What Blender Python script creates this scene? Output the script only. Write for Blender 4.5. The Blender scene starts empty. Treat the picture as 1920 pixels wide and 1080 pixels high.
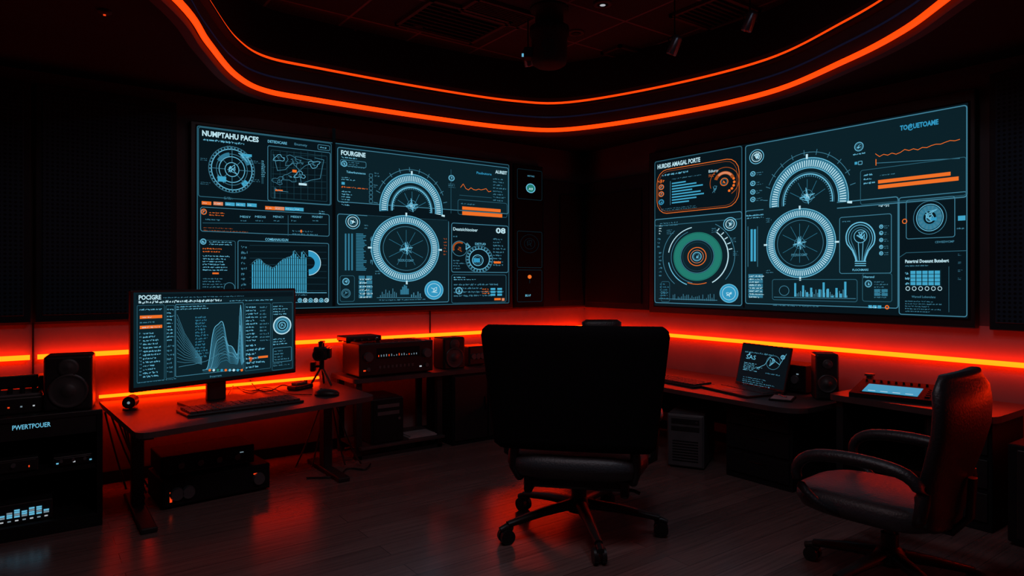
import bpy, bmesh, math, random
from mathutils import Vector, Matrix
random.seed(7)
sc = bpy.context.scene
try:
    sc.view_settings.view_transform = 'Standard'
    sc.view_settings.look = 'None'
except Exception: pass

# ------------------------------------------------------------------ survey
F = 1250.0; HZ = 525.0; H = 1.5
YAW = -math.atan2(.5902, .8073)
CAM = Vector((-5.216, -5.725, H))
FW = Vector((.5902, .8073, 0)); RT = Vector((.8073, -.5902, 0)); UP = Vector((0, 0, 1))
def c2w(X, Y, z=0.0):
    p = CAM + RT*X + FW*Y; p.z = z; return p
def ray(px, py): return FW + RT*((px-960)/F) + UP*((HZ-py)/F)
def gz(px, py, z):            # photo point that lies on the level surface z
    d = (H-z)*F/(py-HZ); return c2w((px-960)/F*d, d, z)
def at(px, py, d): return CAM + ray(px, py)*d

cam = bpy.data.cameras.new('camera'); co = bpy.data.objects.new('camera', cam)
sc.collection.objects.link(co); co.location = CAM
co.rotation_euler = (math.pi/2, 0, YAW)
cam.sensor_width = 36; cam.lens = F/1920*36; cam.shift_y = -15/1920
cam.clip_start = .05
sc.camera = co

# ------------------------------------------------------------------ materials
MATS = {}
def mat(name, base=(.01,.01,.01), rough=.5, metal=0, emi=None, es=1.0, noise=.15, nscale=12, bump=0, spec=.5):
    if name in MATS: return MATS[name]
    m = bpy.data.materials.new(name); m.use_nodes = True
    nt = m.node_tree; b = nt.nodes['Principled BSDF']
    b.inputs['Roughness'].default_value = rough
    b.inputs['Metallic'].default_value = metal
    b.inputs['Specular IOR Level'].default_value = spec
    tc = nt.nodes.new('ShaderNodeTexCoord')
    n = nt.nodes.new('ShaderNodeTexNoise'); n.inputs['Scale'].default_value = nscale
    n.inputs['Detail'].default_value = 4
    nt.links.new(tc.outputs['Object'], n.inputs['Vector'])
    r = nt.nodes.new('ShaderNodeValToRGB')
    r.color_ramp.elements[0].position = .3; r.color_ramp.elements[1].position = .7
    r.color_ramp.elements[0].color = tuple(c*(1-noise) for c in base)+(1,)
    r.color_ramp.elements[1].color = tuple(min(1, c*(1+noise)) for c in base)+(1,)
    nt.links.new(n.outputs['Fac'], r.inputs['Fac'])
    nt.links.new(r.outputs['Color'], b.inputs['Base Color'])
    if emi:
        b.inputs['Emission Color'].default_value = tuple(emi)+(1,)
        b.inputs['Emission Strength'].default_value = es
    if bump:
        bp = nt.nodes.new('ShaderNodeBump'); bp.inputs['Strength'].default_value = bump
        bp.inputs['Distance'].default_value = .01
        nt.links.new(n.outputs['Fac'], bp.inputs['Height']); nt.links.new(bp.outputs['Normal'], b.inputs['Normal'])
    MATS[name] = m; return m

black = mat('black_plastic', (.009,.009,.010), .42, spec=.35)
matte = mat('matte_black', (.004,.004,.005), .75, spec=.15)
leather = mat('black_leather', (.010,.012,.015), .42, nscale=90, bump=.25, spec=.4)
seatm = mat('grey_leather', (.028,.038,.046), .45, nscale=90, bump=.25, spec=.4)
fabric = mat('chair_shell_fabric', (.003,.003,.004), .9, nscale=200, bump=.2, spec=.05)
metald = mat('dark_metal', (.05,.05,.055), .35, 1)
silver = mat('brushed_silver', (.25,.30,.36), .3, 1)
deskm = mat('desk_laminate', (.035,.028,.030), .42, noise=.25, nscale=6, spec=.4)
frame_m = mat('powder_coated_frame', (.010,.010,.011), .5, spec=.3)
keym = mat('keycap', (.022,.022,.024), .5)
cone = mat('speaker_cone', (.022,.022,.024), .55)
paper = mat('paper', (.22,.20,.21), .8)
greyp = mat('grey_plastic', (.05,.05,.055), .5)
ventm = mat('vent_paint', (.02,.02,.024), .7, spec=.2)
panelm = mat('wall_panel_dark', (.006,.008,.013), .65, nscale=3, spec=.2)
soffm = mat('soffit_paint', (.005,.005,.008), .85, nscale=2, spec=.1)
fascm = mat('fascia_paint', (.022,.014,.018), .6, nscale=2, spec=.2)
led_w = mat('led_strip_wall', (0,0,0), .5, emi=(1,.0185,.0003), es=27)
led_u = mat('added_strip_under_desk', (0,0,0), .5, emi=(1,.012,.0005), es=9)  # for the added hidden strip below the desk top
led_c = mat('led_strip_ceiling', (0,0,0), .5, emi=(1,.036,.0014), es=2.2)
led_c2 = mat('led_strip_ceiling_upper', (0,0,0), .5, emi=(1,.05,.002), es=1.3)
navy = mat('navy_trim_glow', (.01,.02,.06), .4, emi=(.002,.006,.02), es=.6)  # faint emission lifts the trim colour; it is no lamp
ledred = mat('indicator_red', (0,0,0), emi=(1,.06,.01), es=.9)
ledcy = mat('indicator_cyan', (0,0,0), emi=(.15,.55,.8), es=.8)
ledwh = mat('indicator_white', (0,0,0), emi=(.6,.65,.7), es=.7)
dimtext = mat('panel_lettering', (0,0,0), emi=(.35,.5,.6), es=.45)
C = {}
def emc(k, col, s=1.0): C[k] = mat('display_'+k, (0,0,0), .6, emi=col, es=s, spec=.05)
emc('bg', (.0018,.0072,.0110)); emc('bg2', (.0030,.0145,.021)); emc('bg3', (.0015,.005,.0075))
emc('line', (.022,.10,.145)); emc('cy', (.14,.50,.70)); emc('dim', (.05,.2,.29)); emc('faint', (.010,.045,.065))
emc('fill', (.05,.36,.56)); emc('fill2', (.03,.18,.28)); emc('wh', (.50,.77,.86)); emc('or', (.85,.16,.02)); emc('ord', (.35,.07,.012))
emc('gr', (.015,.19,.15)); emc('pink', (.70,.24,.12)); emc('blk', (.0008,.0018,.0025)); emc('blue', (.03,.30,.52))

# painted wall: colour darkened above the panel rail to stand for weaker light
wallm = bpy.data.materials.new('painted_wall'); wallm.use_nodes=True
nt=wallm.node_tree; b=nt.nodes['Principled BSDF']; b.inputs['Roughness'].default_value=.6; b.inputs['Specular IOR Level'].default_value=.25
tc=nt.nodes.new('ShaderNodeTexCoord'); sx_=nt.nodes.new('ShaderNodeSeparateXYZ'); nt.links.new(tc.outputs['Object'],sx_.inputs[0])
gt=nt.nodes.new('ShaderNodeMath'); gt.operation='GREATER_THAN'; gt.inputs[1].default_value=1.19; nt.links.new(sx_.outputs['Z'],gt.inputs[0])
nz=nt.nodes.new('ShaderNodeTexNoise'); nz.inputs['Scale'].default_value=3; nt.links.new(tc.outputs['Object'],nz.inputs['Vector'])
rr=nt.nodes.new('ShaderNodeValToRGB'); rr.color_ramp.elements[0].color=(.14,.095,.095,1); rr.color_ramp.elements[1].color=(.21,.14,.14,1); nt.links.new(nz.outputs['Fac'],rr.inputs['Fac'])
mx=nt.nodes.new('ShaderNodeMix'); mx.data_type='RGBA'; mx.inputs['B'].default_value=(.05,.032,.036,1)
nt.links.new(gt.outputs[0],mx.inputs['Factor']); nt.links.new(rr.outputs['Color'],mx.inputs['A']); nt.links.new(mx.outputs['Result'],b.inputs['Base Color'])

# ------------------------------------------------------------------ mesh builder
class MB:
    def __init__(s): s.v=[]; s.f=[]; s.m=[]; s.sm=[]; s.mats=[]
    def mi(s, m):
        if m not in s.mats: s.mats.append(m)
        return s.mats.index(m)
    def add(s, vs, fs, m, smooth=False, T=None):
        o = len(s.v)
        for v in vs: s.v.append(tuple(T @ Vector(v)) if T is not None else tuple(v))
        k = s.mi(m)
        for f in fs: s.f.append(tuple(i+o for i in f)); s.m.append(k); s.sm.append(smooth)
    def box(s, x0,x1,y0,y1,z0,z1, m, bev=0, T=None, seg=2):
        if x0>x1: x0,x1=x1,x0
        if y0>y1: y0,y1=y1,y0
        if z0>z1: z0,z1=z1,z0
        if bev <= 0:
            vs=[(x,y,z) for z in (z0,z1) for y in (y0,y1) for x in (x0,x1)]
            fs=[(0,2,3,1),(4,5,7,6),(0,1,5,4),(2,6,7,3),(0,4,6,2),(1,3,7,5)]
            s.add(vs,fs,m,False,T); return
        b=bmesh.new(); bmesh.ops.create_cube(b,size=1)
        for v in b.verts:
            v.co=Vector(((x0+x1)/2+v.co.x*(x1-x0),(y0+y1)/2+v.co.y*(y1-y0),(z0+z1)/2+v.co.z*(z1-z0)))
        bmesh.ops.bevel(b,geom=b.edges[:],offset=min(bev,(x1-x0)*.49,(y1-y0)*.49,(z1-z0)*.49),segments=seg,affect='EDGES',profile=.5)
        b.verts.index_update()
        s.add([v.co.copy() for v in b.verts],[tuple(v.index for v in f.verts) for f in b.faces],m,False,T); b.free()
    def prism(s, pts, z0, z1, m, T=None):
        n=len(pts)
        vs=[(p[0],p[1],z0) for p in pts]+[(p[0],p[1],z1) for p in pts]
        fs=[tuple(range(n))[::-1],tuple(range(n,2*n))]+[(i,(i+1)%n,n+(i+1)%n,n+i) for i in range(n)]
        s.add(vs,fs,m,False,T)
    def tube(s, pts, r, m, n=10, T=None, caps=True, flat=1.0, closed=False):
        pts=[Vector(p) for p in pts]; L=len(pts)
        rs = r if isinstance(r,(list,tuple)) else [r]*L
        vs=[];fs=[]; prev=None
        for i,p in enumerate(pts):
            if closed: t=(pts[(i+1)%L]-pts[i-1])
            else: t=(pts[min(i+1,L-1)]-pts[max(i-1,0)])
            t.normalize()
            a=Vector((0,0,1)) if abs(t.z)<.92 else Vector((1,0,0))
            if abs(t.z)>=.92 and prev is not None: a=prev
            e1=t.cross(a).normalized(); e2=e1.cross(t).normalized(); prev=e2
            for k in range(n):
                q=2*math.pi*k/n
                vs.append(p+e1*math.cos(q)*rs[i]+e2*math.sin(q)*rs[i]*flat)
        for i in range(L if closed else L-1):
            j=(i+1)%L
            for k in range(n):
                fs.append((i*n+k,i*n+(k+1)%n,j*n+(k+1)%n,j*n+k))
        s.add(vs,fs,m,True,T)
        if caps and not closed:
            s.add(vs[:n],[tuple(range(n))[::-1]],m,False,T); s.add(vs[-n:],[tuple(range(n))],m,False,T)
    def cyl(s,p0,p1,r0,r1,m,n=20,T=None): s.tube([p0,p1],[r0,r1],m,n,T)
    def loft(s, secs, m, n=36, T=None, axis='z'):
        vs=[];fs=[]
        for (cx,cy,cz,a,b,p,k) in secs:
            for i in range(n):
                q=2*math.pi*i/n; c=math.cos(q); d=math.sin(q)
                x=a*math.copysign(abs(c)**(2/p),c); y=b*math.copysign(abs(d)**(2/p),d)
                vs.append((cx+x,cy+y+k*x*x,cz))
        L=len(secs)
        for i in range(L-1):
            for k in range(n): fs.append((i*n+k,i*n+(k+1)%n,(i+1)*n+(k+1)%n,(i+1)*n+k))
        fs.append(tuple(range(n))[::-1]); fs.append(tuple((L-1)*n+k for k in range(n)))
        s.add(vs,fs,m,True,T)
    def lathe(s, prof, m, T=None, n=28):
        vs=[];fs=[]
        for r,z in prof:
            for k in range(n):
                q=2*math.pi*k/n; vs.append((r*math.cos(q),r*math.sin(q),z))
        for i in range(len(prof)-1):
            for k in range(n): fs.append((i*n+k,i*n+(k+1)%n,(i+1)*n+(k+1)%n,(i+1)*n+k))
        s.add(vs,fs,m,True,T)
    def done(s, name, loc=(0,0,0), rz=0, rot=None):
        me=bpy.data.meshes.new(name); me.from_pydata([tuple(v) for v in s.v],[],s.f)
        for m in s.mats: me.materials.append(m)
        me.polygons.foreach_set('material_index',s.m); me.polygons.foreach_set('use_smooth',s.sm)
        me.update()
        o=bpy.data.objects.new(name,me); sc.collection.objects.link(o)
        o.location=loc; o.rotation_euler=rot if rot else (0,0,rz)
        return o

TXT={}
def text_geo(st, bold=.012):
    key=(st,bold)
    if key in TXT: return TXT[key]
    cu=bpy.data.curves.new('t','FONT'); cu.body=st; cu.size=1; cu.offset=bold; cu.resolution_u=2
    ob=bpy.data.objects.new('t',cu); sc.collection.objects.link(ob)
    dg=bpy.context.evaluated_depsgraph_get(); ev=ob.evaluated_get(dg); me=ev.to_mesh()
    vs=[(v.co.x,v.co.y) for v in me.vertices]; fs=[tuple(p.vertices) for p in me.polygons]
    ev.to_mesh_clear(); bpy.data.objects.remove(ob); bpy.data.curves.remove(cu)
    x0=min(v[0] for v in vs); x1=max(v[0] for v in vs)
    r=([(v[0]-x0,v[1]) for v in vs],fs,x1-x0); TXT[key]=r; return r

# ------------------------------------------------------------------ display canvas: flat graphics on a physical panel
class Canvas:
    def __init__(s, mb, O, U, V, N):
        s.mb=mb; s.O=Vector(O); s.U=Vector(U).normalized(); s.V=Vector(V).normalized(); s.N=Vector(N).normalized(); s.k=0
    def pr(s,px,py):
        d=ray(px,py); t=(s.O-CAM).dot(s.N)/d.dot(s.N); q=CAM+d*t-s.O
        return q.dot(s.U), q.dot(s.V), t/F
    def ext(s,x0,y0,x1,y1):     # rectangle measured on the panel
        a0,b0,k=s.pr(x0,y0); a1,b1,_=s.pr(x1,y1)
        if (y1-y0)<15 or (y1-y0)<.35*(x1-x0): b1=b0-(y1-y0)*k
        return a0,b0,a1,b1,k
    def put(s, pts, faces, col, step=True):
        if step: s.k+=1
        off=.0008+s.k*2.5e-5
        s.mb.add([s.O+s.U*a+s.V*b+s.N*off for a,b in pts],faces,C[col])
    def rect(s,x0,y0,x1,y1,col):
        a0,b0,a1,b1,k=s.ext(x0,y0,x1,y1)
        s.put([(a0,b0),(a1,b0),(a1,b1),(a0,b1)],[(0,1,2,3)],col)
    def uvpoly(s,pts,w,col,closed=False):
        vs=[];fs=[];n=len(pts)
        for i in range(n if closed else n-1):
            a=Vector(pts[i]); b=Vector(pts[(i+1)%n]); d=b-a
            if d.length<1e-7: continue
            d.normalize(); nn=Vector((-d.y,d.x))*w/2; e=d*w*.3
            o=len(vs); vs+=[a-e+nn,b+e+nn,b+e-nn,a-e-nn]; fs.append((o,o+1,o+2,o+3))
        s.put([(v[0],v[1]) for v in vs],fs,col)
    def line(s,pts,col='cy',w=1.2,closed=False):
        q=[s.pr(*p) for p in pts]; s.uvpoly([(a,b) for a,b,_ in q],w*q[0][2],col,closed)
    def frame(s,x0,y0,x1,y1,col='line',w=1.2,r=4):
        a0,b0,k=s.pr(x0,y0); a1,b1,_=s.pr(x1,y1); r*=k
        if (y1-y0)<15: b1=b0-(y1-y0)*k
        r=min(r,abs(b0-b1)*.49)
        pts=[]
        for cx,cy,q0 in ((a1-r,b0-r,0),(a0+r,b0-r,90),(a0+r,b1+r,180),(a1-r,b1+r,270)):
            for j in range(5):
                q=math.radians(q0+j*22.5); pts.append((cx+r*math.cos(q),cy+r*math.sin(q)))
        s.uvpoly(pts,w*k,col,True)
    def hv(s,cx,cy,r,vy=1.0):
        a,b,k=s.pr(cx,cy); kh=(s.pr(cx+r,cy)[0]-s.pr(cx-r,cy)[0])/2/r
        return a,b,kh,k*vy
    VY=1.0
    def ring(s,cx,cy,r0,r1,col='cy',a0=0,a1=360,n=64):
        a,b,kh,kv=s.hv(cx,cy,max(r1,.5),s.VY); n=max(6,int(n*abs(a1-a0)/360)); vs=[];fs=[]
        for i in range(n+1):
            q=math.radians(a0+(a1-a0)*i/n)
            for r in (r0,r1): vs.append((a+r*kh*math.cos(q),b+r*kv*math.sin(q)))
        for i in range(n): fs.append((2*i,2*i+1,2*i+3,2*i+2))
        s.put(vs,fs,col)
    def circ(s,cx,cy,r,w=1.2,col='cy',a0=0,a1=360): s.ring(cx,cy,r-w/2,r+w/2,col,a0,a1)
    def disc(s,cx,cy,r,col): s.ring(cx,cy,0.01,r,col,n=32)
    def ticks(s,cx,cy,r0,r1,n,col='cy',a0=0,a1=360,duty=.5):
        a,b,kh,kv=s.hv(cx,cy,r1,s.VY); vs=[];fs=[]
        for i in range(n):
            q0=math.radians(a0+(a1-a0)*(i/n)); q1=math.radians(a0+(a1-a0)*((i+duty)/n))
            o=len(vs)
            for q,r in ((q0,r0),(q1,r0),(q1,r1),(q0,r1)): vs.append((a+r*kh*math.cos(q),b+r*kv*math.sin(q)))
            fs.append((o,o+1,o+2,o+3))
        s.put(vs,fs,col)
    def spokes(s,cx,cy,r0,r1,angs,col='dim',w=1):
        a,b,kh,kv=s.hv(cx,cy,r1,s.VY)
        for g in angs:
            q=math.radians(g); s.uvpoly([(a+r0*kh*math.cos(q),b+r0*kv*math.sin(q)),(a+r1*kh*math.cos(q),b+r1*kv*math.sin(q))],w*kv,col)
    def text(s,x,y,st,h,w=None,col='wh',bold=.015):
        vs,fs,tw=text_geo(st,bold); a,b,k=s.pr(x,y)
        sy=h*k/.72
        sx=(s.pr(x+w,y)[0]-a)/tw if w else sy*.95
        s.put([(a+p[0]*sx,b+p[1]*sy) for p in vs],fs,col)
    def lines(s,x0,y0,x1,y1,rows,col='dim',fill=.75,th=.42,words=True):
        a0,b0,a1,b1,k=s.ext(x0,y0,x1,y1); hh=(b0-b1)/rows; vs=[];fs=[]
        kh=(a1-a0)/(x1-x0)
        for i in range(rows):
            base=b0-hh*(i+.5+th/2); x=a0; end=a0+(a1-a0)*random.uniform(fill-.3,min(1,fill+.25))
            while x<end:
                if not words:
                    o=len(vs); vs+=[(x,base),(end,base),(end,base+hh*th),(x,base+hh*th)]; fs.append((o,o+1,o+2,o+3)); break
                for _ in range(random.randint(2,6)):
                    if x>=end: break
                    w=1.15*kh; o=len(vs); h=hh*th*random.choice((.7,.7,.75,1.0)); lo=0 if random.random()<.85 else -hh*th*.25
                    if random.random()<.35:
                        if random.random()<.5: lo=h*.55
                        else: h*=.45
                    vs+=[(x,base+lo),(x+w,base+lo),(x+w,base+h),(x,base+h)]; fs.append((o,o+1,o+2,o+3))
                    x+=w+.38*kh
                x+=1.5*kh
        s.put(vs,fs,col)
    def bars(s,x0,y0,x1,y1,hs,col='fill',duty=.7):
        a0,b0,a1,b1,k=s.ext(x0,y0,x1,y1); n=len(hs); vs=[];fs=[]
        for i,h in enumerate(hs):
            xa=a0+(a1-a0)*i/n; xb=a0+(a1-a0)*(i+duty)/n; t=b1+(b0-b1)*h; o=len(vs)
            vs+=[(xa,b1),(xb,b1),(xb,t),(xa,t)]; fs.append((o,o+1,o+2,o+3))
        s.put(vs,fs,col)
    def graph(s,x0,y0,x1,y1,hs,col='cy',w=1.2):
        a0,b0,a1,b1,k=s.ext(x0,y0,x1,y1); n=len(hs)-1
        s.uvpoly([(a0+(a1-a0)*i/n,b1+(b0-b1)*h) for i,h in enumerate(hs)],w*k,col)
    def grid(s,x0,y0,x1,y1,nx,ny,col='fill',duty=.8,p=1.0):
        a0,b0,a1,b1,k=s.ext(x0,y0,x1,y1); vs=[];fs=[]
        for i in range(nx):
            for j in range(ny):
                if random.random()>p: continue
                xa=a0+(a1-a0)*i/nx; xb=a0+(a1-a0)*(i+duty)/nx; ya=b0+(b1-b0)*j/ny; yb=b0+(b1-b0)*(j+duty)/ny; o=len(vs)
                vs+=[(xa,ya),(xb,ya),(xb,yb),(xa,yb)]; fs.append((o,o+1,o+2,o+3))
        s.put(vs,fs,col)
    def scrib(s,cx,cy,r,n=9,col='cy',w=1):
        a,b,k=s.pr(cx,cy)
        pts=[(a+random.uniform(-r,r)*k*.8,b+random.uniform(-r,r)*k*.8) for _ in range(n)]
        s.uvpoly(pts,w*k,col)
    def gauge(s,cx,cy,R,full=True,vy=1.0):
        s.VY=vy
        a0,a1=(0,360) if full else (-6,186)
        s.ring(cx,cy,R*.77,R*.97,'fill2',a0,a1)
        s.ticks(cx,cy,R*.79,R*.94,92 if full else 52,'wh',a0,a1,.42)
        s.circ(cx,cy,R*.99,1.5,'cy',a0,a1); s.circ(cx,cy,R*.76,1.3,'cy',a0,a1); s.circ(cx,cy,R*.66,.8,'dim',a0,a1)
        if not full:
            s.circ(cx,cy,R*.62,2.0,'cy',a0,a1); s.ticks(cx,cy,R*.56,R*.60,34,'dim',a0,a1,.4)
            s.circ(cx,cy,R*1.12,.9,'dim',25,155); s.spokes(cx,cy,R*1.06,R*1.18,range(14,180,16),'dim',1)
        s.spokes(cx,cy,R*.08,R*.56 if full else R*.5,[62,118,90,28,152]+([208,242,298,332,270] if full else []),'fill2',.7)
        s.spokes(cx,cy,R*.0,R*.2,[80,200,320] if full else [50,130,20,160],'cy',.8)
        oyp=0 if full else -R*.12
        s.scrib(cx,cy+oyp,R*.13,12,'cy',.9); s.scrib(cx,cy+oyp,R*.08,8,'wh',.7)
        s.circ(cx,cy+oyp,R*.15,.8,'dim')
        a,b,kh,kv=s.hv(cx,cy,R,s.VY); L_=R*.19; e=R*.03; oy=0 if full else R*.12
        pts=[]
        for i in range(8):
            q=math.radians(i*45+10); rr_=L_ if i%2==0 else e
            pts.append((a+rr_*kh*math.cos(q),b+(oy+rr_*math.sin(q))*kv))
        s.uvpoly(pts,.9*kv,'cy',True)
        s.ticks(cx,cy,R*.97,R*1.08,4 if full else 2,'wh',a0-2,a1,.03)
        if full: s.text(cx-R*.24,cy+R*.38,'PEERIOSMP',R*.075,R*.46,'dim')
        s.VY=1.0
    def icon(s,cx,cy,r,col='cy',filld=None):
        if filld: s.disc(cx,cy,r,filld)
        s.circ(cx,cy,r,1.3,col); s.circ(cx,cy,r*.72,.8,'dim' if not filld else 'wh'); s.scrib(cx,cy,r*.55,9,col if not filld else 'wh',.9)

# ------------------------------------------------------------------ room
fm = bpy.data.materials.new('wood_floor'); fm.use_nodes=True
nt=fm.node_tree; b=nt.nodes['Principled BSDF']
tc=nt.nodes.new('ShaderNodeTexCoord'); br=nt.nodes.new('ShaderNodeTexBrick')
br.inputs['Scale'].default_value=1; br.inputs['Brick Width'].default_value=2.4; br.inputs['Row Height'].default_value=.15
br.inputs['Mortar Size'].default_value=.0018; br.inputs['Bias'].default_value=-.1
br.inputs['Color1'].default_value=(.120,.074,.070,1); br.inputs['Color2'].default_value=(.165,.102,.096,1); br.inputs['Mortar'].default_value=(.05,.03,.03,1)
nt.links.new(tc.outputs['Object'],br.inputs['Vector'])
mp=nt.nodes.new('ShaderNodeMapping'); mp.inputs['Scale'].default_value=(1.0,22,1); nt.links.new(tc.outputs['Object'],mp.inputs['Vector'])
nz=nt.nodes.new('ShaderNodeTexNoise'); nz.inputs['Scale'].default_value=2.5; nz.inputs['Detail'].default_value=9; nt.links.new(mp.outputs[0],nz.inputs['Vector'])
mx=nt.nodes.new('ShaderNodeMix'); mx.data_type='RGBA'; mx.blend_type='MULTIPLY'; mx.inputs['Factor'].default_value=.7
rr=nt.nodes.new('ShaderNodeValToRGB'); rr.color_ramp.elements[0].position=.3; rr.color_ramp.elements[1].position=.7; rr.color_ramp.elements[0].color=(.5,.5,.5,1)
nt.links.new(nz.outputs['Fac'],rr.inputs['Fac'])
nt.links.new(br.outputs['Color'],mx.inputs['A']); nt.links.new(rr.outputs['Color'],mx.inputs['B']); nt.links.new(mx.outputs['Result'],b.inputs['Base Color'])
mr=nt.nodes.new('ShaderNodeMapRange'); mr.inputs['To Min'].default_value=.18; mr.inputs['To Max'].default_value=.30
nt.links.new(nz.outputs['Fac'],mr.inputs['Value']); nt.links.new(mr.outputs[0],b.inputs['Roughness'])
bp=nt.nodes.new('ShaderNodeBump'); bp.inputs['Strength'].default_value=.12; bp.inputs['Distance'].default_value=.0015
nt.links.new(br.outputs['Fac'],bp.inputs['Height']); bp.invert=True; nt.links.new(bp.outputs['Normal'],b.inputs['Normal'])

X0,Y0=-9.0,-9.0; ZS=2.96; ZL=3.22; ZC=3.62
m=MB(); m.box(X0-.15,.15,Y0-.15,.15,-.1,0,fm); m.done('floor')
m=MB(); m.box(X0-.15,.15,0,.15,0,ZC+.1,wallm); m.done('wall_left')
m=MB(); m.box(0,.15,Y0,0,0,ZC+.1,wallm); m.done('wall_right')
m=MB(); m.box(X0-.15,0,Y0-.15,Y0,0,ZC+.1,panelm); m.done('wall_rear')
m=MB(); m.box(X0-.15,X0,Y0,0,0,ZC+.1,panelm); m.done('wall_side')

cm=bpy.data.materials.new('ceiling_tile'); cm.use_nodes=True; nt=cm.node_tree; b=nt.nodes['Principled BSDF']
tc=nt.nodes.new('ShaderNodeTexCoord'); br=nt.nodes.new('ShaderNodeTexBrick'); br.offset=0
br.inputs['Scale'].default_value=1; br.inputs['Brick Width'].default_value=.62; br.inputs['Row Height'].default_value=.62; br.inputs['Mortar Size'].default_value=.010
br.inputs['Color1'].default_value=(.008,.010,.014,1); br.inputs['Color2'].default_value=(.016,.018,.024,1); br.inputs['Mortar'].default_value=(.065,.06,.08,1)
nt.links.new(tc.outputs['Object'],br.inputs['Vector']); nt.links.new(br.outputs['Color'],b.inputs['Base Color']); b.inputs['Roughness'].default_value=.8; b.inputs['Specular IOR Level'].default_value=.1
m=MB(); m.box(X0,0,Y0,0,ZC,ZC+.1,cm); m.done('ceiling')

ctl=[(-1.78,3.5),(-1.90,4.1),(-2.0,4.75),(-1.93,5.16),(-1.58,5.46),(-.77,6.02),(0,6.44),(.57,6.49),(1.38,5.94),(2.02,5.22),(2.25,4.45),(2.32,3.92),(2.28,3.4),(2.15,2.2),(1.75,.6),(.7,-.5),(-.6,-.5),(-1.4,.6),(-1.7,2.2)]
def catmull(P,n=8):
    out=[];L=len(P)
    for i in range(L):
        p0,p1,p2,p3=[Vector(P[(i+j-1)%L]) for j in range(4)]
        for k in range(n):
            t=k/n
            out.append(.5*((2*p1)+(-p0+p2)*t+(2*p0-5*p1+4*p2-p3)*t*t+(-p0+3*p1-3*p2+p3)*t**3))
    return out
cur=[c2w(p[0],p[1]) for p in catmull(ctl)]
ctr=sum(cur,Vector())/len(cur)
def inset(d):
    o=[];L=len(cur)
    for i in range(L):
        t=(cur[(i+1)%L]-cur[i-1]).normalized(); n=Vector((-t.y,t.x,0))
        if n.dot(ctr-cur[i])<0: n=-n
        o.append(cur[i]+n*d)
    return o
cu=bpy.data.curves.new('soffit','CURVE'); cu.dimensions='2D'; cu.fill_mode='BOTH'; cu.extrude=.02
for loop in ([(X0,Y0),(0,Y0),(0,0),(X0,0)],[(p.x,p.y) for p in cur]):
    sp=cu.splines.new('POLY'); sp.points.add(len(loop)-1); sp.use_cyclic_u=True
    for q,p in zip(sp.points,loop): q.co=(p[0],p[1],0,1)
ob=bpy.data.objects.new('tmp',cu); sc.collection.objects.link(ob)
ev=ob.evaluated_get(bpy.context.evaluated_depsgraph_get())
me=bpy.data.meshes.new_from_object(ev); bpy.data.objects.remove(ob)
so=bpy.data.objects.new('ceiling_soffit',me); sc.collection.objects.link(so); so.location=(0,0,ZS+.02)
me.materials.clear(); me.materials.append(soffm)
def band(m,d0,z0,d1,z1,mt):
    a=inset(d0); c=inset(d1); L=len(a)
    m.add([(p.x,p.y,z0) for p in a]+[(p.x,p.y,z1) for p in c],[(i,(i+1)%L,L+(i+1)%L,L+i) for i in range(L)],mt,True)
m=MB(); band(m,0,ZS-.0,0,ZL+.06,fascm); band(m,0,ZL+.06,0,ZC,soffm)
band(m,-.06,ZS-.05,.0,ZS-.05,fascm); band(m,-.06,ZS-.05,-.06,ZS,fascm); band(m,0,ZS-.05,0,ZS,fascm)
band(m,0,ZL-.03,.05,ZL-.03,fascm); band(m,.05,ZL-.03,.05,ZL-.012,fascm)
band(m,.004,ZS+.125,.004,ZS+.14,navy)
m.done('trim_1')
m=MB(); m.tube([Vector((p.x,p.y,ZS+.002)) for p in inset(.03)],.020,led_c,8,closed=True); m.done('led_strip_light')
m=MB(); m.tube([Vector((p.x,p.y,ZL+.002)) for p in inset(.03)],.012,led_c2,8,closed=True); m.done('led_strip_light')

# ---- wall panelling above the light line
PT=.08
perf=bpy.data.materials.new('perforated_acoustic'); perf.use_nodes=True; nt=perf.node_tree; b=nt.nodes['Principled BSDF']
tc=nt.nodes.new('ShaderNodeTexCoord'); 
vo=nt.nodes.new('ShaderNodeTexVoronoi'); vo.inputs['Scale'].default_value=34; vo.inputs['Randomness'].default_value=0
rr=nt.nodes.new('ShaderNodeValToRGB'); rr.color_ramp.elements[0].position=.25; rr.color_ramp.elements[1].position=.4
rr.color_ramp.elements[0].color=(.001,.0015,.002,1); rr.color_ramp.elements[1].color=(.012,.030,.050,1)
nt.links.new(tc.outputs['Object'],vo.inputs['Vector']); nt.links.new(vo.outputs['Distance'],rr.inputs['Fac']); nt.links.new(rr.outputs['Color'],b.inputs['Base Color']); b.inputs['Roughness'].default_value=.7; b.inputs['Specular IOR Level'].default_value=.15
def LX(px,py=525,y=-PT):
    d=ray(px,py); t=(y-CAM.y)/d.y; q=CAM+d*t; return q.x,q.z
def RY(px,py=525,x=-PT):
    d=ray(px,py); t=(x-CAM.x)/d.x; q=CAM+d*t; return q.y,q.z
ZB=1.205; G=.001
xs=[-8.9,LX(62)[0]-.9,LX(62)[0],LX(335)[0]]
for i in range(3):
    m=MB(); a,c=xs[i]+.012,xs[i+1]-.012
    m.box(a,c,-PT+.005,-G,ZB,2.86,panelm,.006)
    m.box(a+.04,c-.04,-PT-.004,-PT+.006,ZB+.05,2.80,perf,.003)
    m.done('acoustic_panel')
ya=RY(1850)[0]
for (a,c) in ((ya,ya-1.2),(ya-1.22,ya-2.4),(ya-2.42,ya-3.3)):
    m=MB(); m.box(-PT+.005,-G,c,a-.012,1.17,2.86,panelm,.006); m.box(-PT-.004,-PT+.006,c+.04,a-.05,1.22,2.80,perf,.003); m.done('acoustic_panel')
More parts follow.
